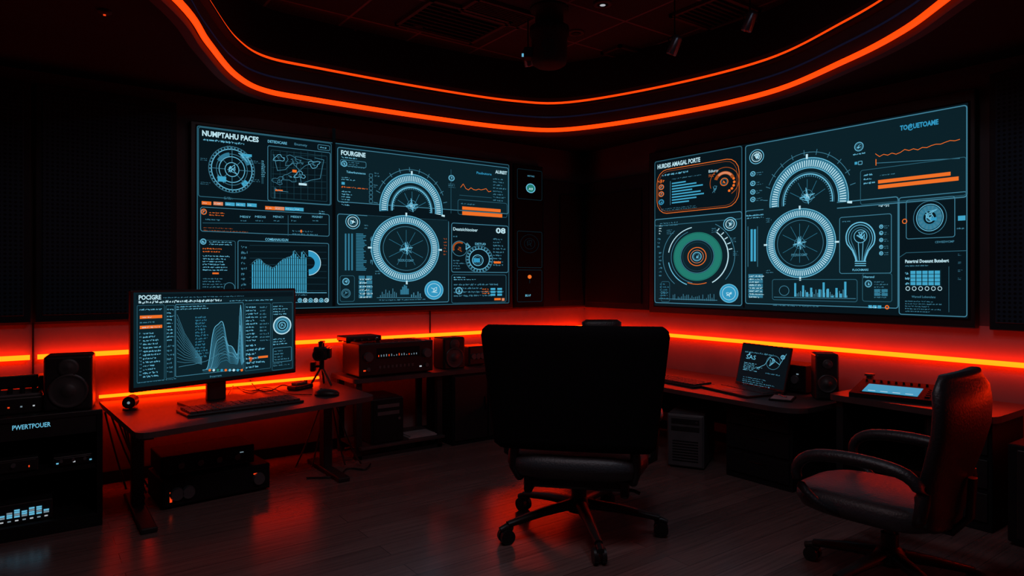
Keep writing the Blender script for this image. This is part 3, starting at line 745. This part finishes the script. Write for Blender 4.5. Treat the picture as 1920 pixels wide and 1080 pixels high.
for i in range(6):
    for j in range(3): m.cyl((-.15+i*.06,-.09+j*.07,.115),(-.15+i*.06,-.09+j*.07,.14),.014,.011,matte,12)
for i in range(6): m.box(-.16+i*.06,-.150+i*.06,-.152,-.15,.04,.048,[ledred,dimtext,ledwh][i%3])
m.box(-.2,-.17,.0,.15,.1,.24,black,.006); m.box(.17,.2,0,.15,.1,.2,black,.006); m.box(-.17,.17,.10,.13,.12,.20,black,.006)
q=gz(25,790,ZK); m.done('audio_mixer',(q.x-.05,-.70,ZK),0)

m=MB(); m.box(-.145,.145,-.25,.25,.01,.43,greyp,.01)
for sx in (-.11,.11):
    for sy in (-.2,.2): m.box(sx-.02,sx+.02,sy-.02,sy+.02,0,.012,matte)
m.box(-.135,.135,-.262,-.25,.02,.42,greyp,.005)
m.box(-.11,.11,-.268,-.262,.355,.40,black,.003); m.box(-.11,.11,-.268,-.262,.30,.34,black,.003)
m.box(-.1,.0,-.2695,-.268,.374,.378,metald); m.cyl((.09,-.27,.375),(.09,-.262,.375),.01,.01,silver,12)
for i in range(8): m.box(-.1,.1,-.266,-.262,.06+i*.022,.068+i*.022,matte)
m.done('computer_tower',(-.75,-2.14,0),math.radians(-62))
m=MB(); m.box(-.15,.15,-.2,.2,0,.38,black,.01); m.box(-.14,.14,-.212,-.2,.01,.37,matte,.004); m.box(-.1,.1,-.216,-.212,.3,.33,greyp); m.box(-.1,.1,-.216,-.212,.24,.27,greyp)
m.cyl((.1,-.22,.2),(.1,-.21,.2),.012,.012,greyp,12); m.done('computer_tower',(-2.72,-.32,.116),0)
m=MB(); m.box(-.14,.14,-.1,.1,0,.012,paper,.002); m.box(-.12,.13,-.09,.1,.012,.02,paper,.002); m.done('paper_stack',(-2.38,-.42,.116),.0)
m=MB(); m.box(-.72,-.1,-5.1,-4.33,.02,.575,matte,.012); m.box(-.735,-.72,-5.05,-4.38,.05,.55,black,.006); m.box(-.745,-.735,-4.8,-4.6,.45,.465,silver)
for sx in (-.66,-.16):
    for sy in (-5.04,-4.39): m.box(sx-.03,sx+.03,sy-.03,sy+.03,0,.021,black)
m.done('storage_cabinet')

def keyboard(loc,rz,w=.75,d=.24):
    m=MB(); m.box(-w/2,w/2,-d/2,d/2,0,.018,black,.006)
    rows=5; n=16
    kx=w*.95/n; ky=d*.86/rows
    for j in range(rows):
        i=0
        while i<n:
            sp=1
            if j==0 and i==4: sp=6
            x=-w*.475+i*kx; y=-d*.43+j*ky
            m.box(x+.003,x+kx*sp-.003,y+.003,y+ky-.003,.016,.030+.001*j,keym,.002,seg=1); i+=sp
    return m.done('keyboard',loc,rz)
a=gz(345,780,ZD); b2=gz(562,752,ZD)
ang=math.atan2(b2.y-a.y,b2.x-a.x); 
cpt=(a+b2)/2; nrm=Vector((-math.sin(ang),math.cos(ang),0))
keyboard((cpt.x+nrm.x*.05,cpt.y+nrm.y*.05,ZD),ang,(b2-a).length,.25)
def mouse(loc,rz,s=1):
    m=MB(); m.loft([(0,0,0,.055*s,.085*s,2.4,0),(0,0,.012*s,.06*s,.09*s,2.4,0),(0,.005,.03*s,.052*s,.078*s,2.3,0),(0,.01,.043*s,.035*s,.055*s,2.2,0),(0,.01,.049*s,.012*s,.02*s,2,0)],black,28)
    m.cyl((-.006*s,.04*s,.04*s),(.006*s,.04*s,.04*s),.014*s,.014*s,greyp,12)
    return m.done('computer_mouse',loc,rz)
q=gz(613,741,ZD); mouse((q.x,q.y,ZD),math.radians(60),1.05)
m=MB(); m.cyl((0,0,0),(0,0,.012),.05,.045,black,20); m.cyl((0,0,.01),(0,0,.04),.012,.012,black,10); m.cyl((0,-.05,.055),(0,.045,.055),.04,.042,black,24)
m.cyl((0,-.052,.055),(0,-.05,.055),.028,.03,greyp,24); m.cyl((0,-.054,.055),(0,-.052,.055),.009,.009,dimtext,16)
q=gz(245,768,ZD); m.done('webcam',(q.x,q.y,ZD),math.radians(-20))
q=gz(612,722,ZD)
m=MB()
for k in range(3):
    g_=math.radians(90+120*k); m.tube([(0,0,.16),(.10*math.cos(g_),.10*math.sin(g_),.006)],.009,black,8)
m.cyl((0,0,.14),(0,0,.22),.02,.02,black,12); m.box(-.055,.055,-.09,.09,.22,.33,black,.014); m.cyl((0,-.15,.27),(0,-.09,.27),.05,.045,black,20); m.cyl((0,-.152,.27),(0,-.15,.27),.03,.03,metald,20)
m.box(-.02,.02,-.06,.05,.355,.37,black,.004); m.box(-.015,.015,-.06,-.045,.32,.36,black); m.box(-.015,.015,.035,.05,.32,.36,black); m.box(.055,.075,-.05,.05,.23,.31,black,.004)
m.box(-.09,-.05,-.04,.04,.12,.2,black,.01); m.tube([(-.06,0,.16),(0,0,.16)],.012,black,8)
m.done('video_camera',(q.x-.04,q.y,ZD),math.radians(-30))
m=MB(); m.box(-.1,.1,-.05,.05,0,.035,black,.01); m.box(-.06,.05,-.03,.04,.035,.055,greyp,.006); m.cyl((.06,0,.035),(.06,0,.06),.018,.014,black,14)
for i in range(3): m.box(-.07+i*.05,-.05+i*.05,-.052,-.05,.012,.02,greyp)
q=gz(572,728,ZD); m.done('usb_hub',(q.x-.04,q.y,ZD),.5)

# ---- main monitor
ML=c2w(-2.45,4.30); MR=c2w(-1.71,5.25)
U=(MR-ML).normalized(); N=Vector((U.y,-U.x,0)); W=(MR-ML).length; mid=(ML+MR)/2
if N.dot(CAM-mid)<0: N=-N
zb_,zt_=.79,1.425
ang=math.atan2(U.y,U.x)
m=MB(); Tm=Matrix.Translation((mid.x,mid.y,0))@Matrix.Rotation(ang,4,'Z')
m.box(-W/2-.01,W/2+.01,0,.035,zb_-.02,zt_+.01,black,.008,T=Tm); m.box(-W*.32,W*.32,.03,.075,zb_+.1,zt_-.12,black,.02,T=Tm)
m.box(-.07,.07,.06,.10,ZD+.012,zb_+.3,black,.01,T=Tm)
m.prism([(-.26,-.14),(.26,-.14),(.22,.20),(-.22,.20)],ZD+.0005,ZD+.015,black,T=Tm)
cv=Canvas(m,mid+Vector((0,0,0)),U,(0,0,1),N)
cv.put([(-W/2+.008,zb_+.012),(W/2-.008,zb_+.012),(W/2-.008,zt_-.006),(-W/2+.008,zt_-.006)],[(0,1,2,3)],'bg2')
cv.rect(256,552,549,562,'bg')
cv.text(260,562,'POCIGRE',8.5,42,'wh',.03); cv.lines(260,564,430,569,1,'wh',1.2,.9); cv.lines(306,556,540,560,1,'dim',.9); cv.lines(430,562,545,566,1,'cy',.8)
cv.frame(257,573,308,712,'line',1,2); cv.lines(261,577,304,584,1,'cy',.9)
for y in (592,611): cv.rect(262,y,304,y+6,'or'); cv.lines(266,y+1.5,300,y+5,1,'wh')
cv.lines(262,602,300,608,1,'dim'); cv.lines(268,622,304,706,13,'cy',.75); cv.lines(261,622,265,706,13,'dim',1)
cv.frame(311,573,327,708,'line',1,2); cv.lines(313,577,326,640,10,'cy',.85); cv.lines(313,645,326,700,7,'dim',.9)
cv.frame(329,571,456,692,'dim',1.1,2); cv.lines(331,573,395,582,2,'cy',.8)
for i in range(12): cv.line([(332,590+i*8),(346,625+i*5),(362,650+i*2.6),(378,672+i*1.0)],'dim',.7)
cv.lines(366,592,390,670,14,'fill2',.95,.6)
def wave(f,x): 
    return .04+f*(.66*math.exp(-((x-.36)/.19)**4)+ .93*math.exp(-((x-.92)/.045)**2)+.34*math.exp(-((x-.66)/.20)**2))
cv.bars(380,578,456,690,[wave(.97,x/40) for x in range(41)],'faint',.95)
for s_ in range(14):
    f=1-s_*.065; cv.graph(380+s_*1.5,578,457-s_*.3,690,[wave(f,x/60) for x in range(61)],'cy' if s_ in (0,5) else ('fill2' if s_%2 else 'dim'),1.1 if s_==0 else .7)
cv.graph(335,650,458,690,[.05,.08,.1,.15,.2,.35,.5,.45,.3,.2,.12],'dim',.9)
cv.frame(459,570,507,690,'line',1,2)
cv.lines(461,573,484,640,11,'cy',.8); cv.lines(487,573,505,640,11,'dim',.8); cv.lines(461,644,505,688,6,'cy',.6); cv.scrib(470,672,7,8,'or'); cv.rect(484,668,502,672,'or')
cv.frame(510,568,548,690,'line',1,2); cv.lines(512,572,546,590,4,'cy',.8)
cv.ring(529,610,10,15,'fill2'); cv.circ(529,610,16,2,'wh'); cv.circ(529,610,10,1.3,'cy'); cv.icon(529,610,6); cv.lines(512,634,546,648,3,'cy'); cv.frame(512,653,546,676,'dim',1,2); cv.lines(514,656,544,674,4,'dim')
cv.lines(512,680,546,688,2,'dim')
for i,c in enumerate(('or','wh','gr','blue','or','cy','wh','fill','or')): cv.disc(393+i*7.5,694,2.4,c)
cv.lines(257,716,330,720,1,'dim'); cv.text(393,708,'frcerrem',4,22,'dim')
m.done('computer_monitor')
m=MB()
def sag(p,q,d,n=12): 
    p=Vector(p);q=Vector(q); return [p.lerp(q,i/n)+Vector((0,0,-d*4*(i/n)*(1-i/n))) for i in range(n+1)]
def smooth_path(P_,n=6):
    P_=[Vector(p) for p in P_]; P_=[P_[0]]+P_+[P_[-1]]; out=[]
    for i in range(1,len(P_)-2):
        p0,p1,p2,p3=P_[i-1:i+3]
        for k in range(n):
            t=k/n; out.append(.5*((2*p1)+(-p0+p2)*t+(2*p0-5*p1+4*p2-p3)*t*t+(-p0+3*p1-3*p2+p3)*t**3))
    out.append(P_[-1]); return out
z_=Vector((0,0,.008))
m.tube(smooth_path([gz(425,748,ZD)+z_,gz(440,727,ZD)+Vector((0,0,.03)),gz(462,722,ZD)+Vector((0,0,.07)),gz(480,730,ZD)+z_,gz(505,735,ZD)+z_,gz(530,727,ZD)+Vector((0,0,.02)),gz(556,731,ZD)+z_]),.005,black,6)
m.tube(smooth_path([gz(445,728,ZD)+z_,gz(470,735,ZD)+z_,gz(500,728,ZD)+z_,gz(540,740,ZD)+z_,gz(585,742,ZD)+z_]),.004,black,6)
m.done('power_cable')
m=MB()
for i in range(6):
    x=-4.76+i*.03; m.tube(sag((x,-.25,.57),(x+.12+.08*math.sin(i),-.35-.06*i,.03),.02+.01*i),.007,black,6)
for i in range(5):
    x=-3.15+i*.015; m.tube(sag((x,-.2,.55),(x-.35+.1*i,-.5-.05*i,.03),.03+.01*i),.007,black,6)
m.tube(smooth_path([(-3.5,-.75,.008),(-3.3,-.85,.008),(-3.15,-.7,.008),(-3.05,-.8,.008),(-2.95,-.68,.008)]),.007,black,6)
m.done('cable_bundle')

# ---- right desk items
keyboard((-.68,-1.90,ZD),math.radians(-96),.70,.24)
hl=gz(1378,722,ZD); hr=gz(1470,741,ZD)
U=(hr-hl).normalized(); N=Vector((U.y,-U.x,0)); mid=(hl+hr)/2
if N.dot(CAM-mid)<0: N=-N
W=(hr-hl).length; Dp=.36
ang=math.atan2(U.y,U.x)
m=MB(); T=Matrix.Translation((mid.x,mid.y,ZD))@Matrix.Rotation(ang,4,'Z')
m.box(-W/2,W/2,-Dp,0,0,.018,black,.005,T=T)
for i in range(13):
    for j in range(5): m.box(-W*.44+i*W*.068,-W*.44+i*W*.068+W*.058,-Dp*.48+j*.032,-Dp*.48+j*.032+.026,.018,.0215,keym,T=T)
m.box(-W*.14,W*.14,-Dp*.92,-Dp*.58,.018,.0195,greyp,T=T)
tilt=math.radians(-14); Ts=T@Matrix.Translation((0,0,.016))@Matrix.Rotation(tilt,4,'X')
SH=.35
m.box(-W/2,W/2,0,.012,0,SH,black,.004,T=Ts); m.cyl((-W*.4,.006,.0),(W*.4,.006,.0),.009,.009,black,12,T=Ts)
V=(Ts.to_3x3()@Vector((0,0,1))).normalized(); NN=(Ts.to_3x3()@Vector((0,-1,0))).normalized(); O=Ts@Vector((0,0,0))
cv=Canvas(m,O,U,V,NN)
cv.put([(-W/2+.012,.02),(W/2-.012,.02),(W/2-.012,SH-.012),(-W/2+.012,SH-.012)],[(0,1,2,3)],'bg3')
cv.lines(1398,656,1475,662,1,'dim',1); cv.scrib(1405,664,4,8,'cy',.8); cv.text(1399,672,'SAS',8,18,'cy',.0); cv.lines(1396,678,1430,700,6,'cy',.8); cv.lines(1394,704,1465,726,6,'dim',.7)
cv.circ(1450,680,13,.8,'dim'); cv.scrib(1450,680,11,10,'cy',.7); cv.line([(1420,690),(1434,684),(1444,670),(1462,684),(1475,664)],'cy',.8); cv.lines(1436,697,1472,702,1,'dim'); cv.icon(1468,670,3.5)
m.done('laptop')
m=MB(); m.box(-.11,.11,-.08,.08,0,.012,matte,.003); m.box(-.10,.08,-.07,.07,.012,.016,paper,.001); m.tube([(-.02,-.03,.02),(.08,.04,.02)],.005,silver,8)
q=gz(1472,749,ZD); m.done('notebook',(q.x,q.y+.02,ZD),.4)
q=gz(1535,725,ZD); amp('radio_receiver',.42,.26,.22,(-.27,q.y+.05,ZD),-math.pi/2,1,matte)
speaker('loudspeaker',.16,.18,.34,(-.42,-3.10,ZD),math.radians(-50))
q=gz(1705,748,ZR)
m=MB(); w,d=.50,.36
vs=[(-w/2,-d/2,0),(w/2,-d/2,0),(w/2,d/2,0),(-w/2,d/2,0),(-w/2,-d/2,.03),(w/2,-d/2,.03),(w/2,d/2,.085),(-w/2,d/2,.085)]
m.add(vs,[(3,2,1,0),(4,5,6,7),(0,1,5,4),(1,2,6,5),(2,3,7,6),(3,0,4,7)],matte)
sl=math.atan2(.055,d); Tt=Matrix.Translation((0,-d/2,.03))@Matrix.Rotation(sl,4,'X')
scr=mat('touchscreen_glass',(0,0,0),.7,emi=(.035,.36,.58),es=.85,spec=.03)
m.box(-w*.36,w*.30,.05,.235,.001,.004,scr,T=Tt); m.box(-w*.38,w*.32,.04,.245,0,.0015,matte,T=Tt)
for i in range(4): m.box(-w*.30+i*.075,-w*.30+i*.075+.045,.075,.083,.004,.0046,C['wh'],T=Tt)
for i in range(10):
    m.cyl((-w*.42+i*w*.093,.30,.0),(-w*.42+i*w*.093,.30,.018),.009,.007,matte,12,T=Tt)
for j in range(5): m.box(w*.38,w*.44,.05+j*.04,.07+j*.04,0,.008,matte,T=Tt)
m.done('control_console',(-.42,q.y+.08,ZR),math.radians(-78))
m=MB(); m.box(-.06,.06,-.045,.045,0,.06,black,.015); m.cyl((0,0,.06),(0,0,.10),.03,.022,black,16); m.cyl((0,0,.1),(0,0,.115),.035,.035,greyp,16)
m.done('joystick_controller',(-.22,-3.33,ZR),-1.2)

# ------------------------------------------------------------------ chairs
def chair_base(m,r,zh,a0,cr=.035):
    m.lathe([(.001,zh-.03),(.07,zh-.03),(.075,zh+.02),(.05,zh+.05),(.035,zh+.06)],black)
    for k in range(5):
        g_=math.radians(a0+72*k); c,s_=math.cos(g_),math.sin(g_)
        m.tube([(c*.03,s_*.03,zh+.015),(c*r*.5,s_*r*.5,zh-.005),(c*r*.98,s_*r*.98,cr*2+.022)],[.042,.034,.024],black,10,flat=.75)
        m.cyl((c*r*.97,s_*r*.97,cr*1.2),(c*r*.97,s_*r*.97,cr*2+.03),.012,.012,metald,10)
        for o in (-.022,.022):
            tx,ty=-s_,c
            m.cyl((c*r+tx*(o-.012),s_*r+ty*(o-.012),cr),(c*r+tx*(o+.012),s_*r+ty*(o+.012),cr),cr,cr,black,18)
        m.tube([(c*(r-.035),s_*(r-.035),cr*1.9),(c*r,s_*r,cr*2.25),(c*(r+.035),s_*(r+.035),cr*1.9)],.02,black,8)
m=MB()
chair_base(m,.48,.15,-72,.042)
m.cyl((0,0,.17),(0,0,.27),.045,.045,black,20); m.cyl((0,0,.26),(0,0,.36),.028,.028,metald,20)
m.box(-.13,.13,-.14,.16,.33,.37,black,.01); m.box(-.28,.28,-.20,-.10,.30,.39,black,.02); m.box(-.30,-.25,-.22,.15,.27,.38,black,.015); m.box(.25,.30,-.22,.15,.27,.38,black,.015)
m.tube([(.28,-.16,.31),(.33,-.18,.31),(.36,-.19,.30)],.01,black,8)
m.loft([(0,.06,.385,.34,.36,4,0),(0,.06,.40,.38,.40,4,0),(0,.06,.45,.41,.44,4,0),(0,.06,.50,.405,.44,4,0),(0,.06,.53,.36,.40,4,0),(0,.06,.54,.30,.3,4,0)],seatm,44)
secs=[]
for t in [0,.015,.04,.08,.15,.3,.5,.7,.85,.92,.96,.985,1]:
    z=.56+.69*t; a=.445+.080*t; e=1
    if t<.04: a-=.03*(1-t/.04)
    if t>.92: a-=.045*((t-.92)/.08)**2.2
    bb=.05
    if t<.04: bb=.03+.02*t/.04
    if t>.92: bb=.05-.03*((t-.92)/.08)**2
    secs.append((0,-.33-.04*t,z,a,bb,5,.10))
m.loft(secs,fabric,56)
m.tube([(-.32,-.22,.37),(-.34,-.30,.45),(-.33,-.31,.62)],.028,black,10); m.tube([(.32,-.22,.37),(.34,-.30,.45),(.33,-.31,.62)],.028,black,10)
for sx in (-1,1):
    m.tube([(sx*.38,-.0,.42),(sx*.44,.0,.45),(sx*.45,.03,.60),(sx*.45,.08,.68)],.022,black,8); m.loft([(sx*.45,.12,.68,.04,.17,3,0),(sx*.45,.12,.70,.048,.18,3,0),(sx*.45,.12,.715,.04,.17,3,0)],black,20)
p=c2w(.402,4.0); m.done('office_chair',(p.x,p.y,0),YAW-math.radians(11))

m=MB(); chair_base(m,.38,.13,20,.036)
m.cyl((0,0,.15),(0,0,.25),.04,.04,black,20); m.cyl((0,0,.24),(0,0,.33),.025,.025,metald,20); m.box(-.12,.12,-.15,.15,.31,.35,black,.01)
m.tube([(.12,.0,.33),(.22,.02,.32),(.27,.02,.31)],.009,black,8)
m.loft([(0,.06,.34,.24,.28,3.5,0),(0,.06,.36,.28,.32,3.5,0),(0,.06,.40,.295,.34,3.5,.1),(0,.06,.44,.29,.335,3.5,.12),(0,.055,.46,.25,.29,3.2,.1)],seatm,44)
secs=[]
for t in [0,.02,.05,.1,.2,.35,.5,.65,.8,.9,.95,.98,1]:
    z=.36+.72*t
    a=.23+.10*math.sin(math.pi*min(1,t*1.15)*.62); 
    if t>.85: a-=.08*((t-.85)/.15)**2.2
    if t<.05: a-=.04*(1-t/.05)
    bb=.050 if .05<t<.95 else .032
    y=-.25-.07*t-.03*math.sin(math.pi*t*1.0)+.05*math.sin(math.pi*t*2)*.5
    secs.append((0,y,z,a,bb,3,.40))
m.loft(secs,leather,48)
m.tube([(0,-.1,.33),(0,-.27,.33),(0,-.34,.42),(0,-.35,.6)],.03,black,10,flat=.6)
for sx in (-1,1):
    X=sx*.33
    m.tube(smooth_path([(sx*.24,-.20,.40),(X,-.24,.46),(X,-.25,.56),(X,-.19,.635),(X,-.05,.66),(X,.12,.66),(X,.25,.635),(X,.31,.57),(X,.29,.49),(X*.98,.19,.41),(sx*.25,.12,.365)],3),[.022+.016*math.sin(math.pi*min(1,i/26)) for i in range(31)],leather,14,flat=.8)
p=c2w(1.87,3.30)
heading=math.atan2(.76,-.65)-math.pi/2
m.done('office_chair',(p.x,p.y,0),YAW+heading)

m=MB(); chair_base(m,.34,.12,10,.03)
m.cyl((0,0,.14),(0,0,.4),.03,.03,black,16)
m.loft([(0,0,.40,.24,.24,4,0),(0,0,.43,.27,.27,4,0),(0,0,.48,.26,.26,4,0),(0,0,.50,.2,.2,4,0)],leather,32)
m.loft([(0,-.25,.55,.2,.03,4,.2),(0,-.27,.6,.24,.035,4,.2),(0,-.29,.9,.26,.035,4,.2),(0,-.30,1.0,.22,.03,4,.2),(0,-.30,1.02,.18,.02,4,.2)],leather,32)
m.tube([(0,-.1,.42),(0,-.3,.45),(0,-.32,.7),(0,-.33,1.12)],.022,black,8)
m.loft([(0,-.29,1.09,.10,.03,3,.3),(0,-.30,1.12,.15,.04,3,.3),(0,-.30,1.18,.15,.04,3,.3),(0,-.30,1.20,.12,.02,3,.3)],leather,28)
p=c2w(.68,5.35); m.done('office_chair',(p.x,p.y,0),YAW)

# ------------------------------------------------------------------ ceiling fittings
q=at(1030,125,5.2)
m=MB(); m.lathe([(.001,0),(.10,0),(.13,.02),(.14,.06),(.14,.22),(.155,.24),(.155,.30),(.11,.33),(.11,ZC-q.z-.02),(.15,ZC-q.z-.02),(.15,ZC-q.z),(.001,ZC-q.z)],matte)
m.cyl((-.02,-.15,.12),(-.02,-.12,.12),.05,.05,matte,20); m.box(-.2,-.13,-.05,.05,.06,.14,matte,.01); m.box(-.215,-.2,-.01,.01,.08,.10,ledcy)
m.done('ceiling_projector',(q.x,q.y,q.z),YAW)
lens=mat('spot_lens',(.1,.1,.1),.2,emi=(.35,.6,.8),es=.35)
spotm=mat('spot_housing',(.09,.13,.17),.3,.8)
def spot(px,py,d,tx):
    q=at(px,py,d); m=MB(); 
    m.cyl((0,0,.05),(0,0,ZC-q.z),.006,.006,matte,8); m.cyl((0,0,ZC-q.z-.015),(0,0,ZC-q.z),.05,.05,matte,20)
    T=Matrix.Rotation(tx,4,'Y')@Matrix.Rotation(.35,4,'X')
    m.lathe([(.001,.075),(.030,.07),(.036,.05),(.038,-.06),(.034,-.07),(.030,-.055)],spotm,T,20); m.lathe([(.030,-.055),(.001,-.055)],lens,T,20)
    m.tube([(-.045,0,0),(-.045,0,.05),(0,0,.07),(.045,0,.05),(.045,0,0)],.006,matte,6)
    m.done('ceiling_spotlight',(q.x,q.y,q.z),YAW)
spot(1265,85,4.9,.35); spot(1406,40,4.7,.3); spot(990,108,5.4,-.2)
def vent(px,py,w,h):
    d=(ZC-H)*F/(HZ-py); q=at(px,py,d); m=MB()
    for a_,b_,c2,d2 in ((-w/2,w/2,-h/2,-h/2+.03),(-w/2,w/2,h/2-.03,h/2),(-w/2,-w/2+.03,-h/2,h/2),(w/2-.03,w/2,-h/2,h/2)): m.box(a_,b_,c2,d2,-.025,0,ventm)
    n=9
    for i in range(n):
        y=-h/2+.04+(h-.08)*i/(n-1); m.box(-w/2+.03,w/2-.03,y-.012,y+.005,-.018,-.004,matte)
    m.done('ceiling_vent',(q.x,q.y,ZC),0)
vent(850,40,.75,.62); vent(1340,22,.5,.5); vent(935,22,.6,.3); vent(1180,100,.5,.25)
def down(px,py,col):
    d=(ZC-H)*F/(HZ-py); q=at(px,py,d); m=MB(); m.lathe([(.07,0),(.07,-.012),(.045,-.014),(.042,-.004)],ventm,None,24); m.lathe([(.022,-.016),(.001,-.016)],col,None,20); m.lathe([(.022,-.016),(.03,0)],matte,None,20)
    m.done('recessed_downlight',(q.x,q.y,ZC),0)
down(778,52,ledcy); down(1130,6,ledwh); down(660,60,matte); down(1080,60,matte)
q=at(196,20,(ZS-H)*F/(HZ-20)); m=MB(); m.lathe([(.035,0),(.035,-.01),(.02,-.02),(.001,-.022)],ventm); m.box(-.006,.006,-.006,.006,-.026,-.02,ledred); m.done('smoke_detector',(q.x,q.y,ZS),0)

# ------------------------------------------------------------------ added soft fills under the ceiling, no fitting behind them
def area(name,loc,size,power,col,rot=(0,0,0)):
    l=bpy.data.lights.new(name,'AREA'); l.shape='DISK'; l.size=size; l.energy=power; l.color=col
    o=bpy.data.objects.new(name,l); sc.collection.objects.link(o); o.location=loc; o.rotation_euler=rot
p=c2w(-.2,2.2); area('added_fill_light',(p.x,p.y,3.5),1.0,15,(1,.72,.75))
p=c2w(.9,2.6); area('added_fill_light',(p.x,p.y,3.55),.5,10,(.70,.84,1))
w=bpy.data.worlds.new('World'); sc.world=w; w.use_nodes=True
w.node_tree.nodes['Background'].inputs[0].default_value=(.01,.012,.016,1); w.node_tree.nodes['Background'].inputs[1].default_value=.5
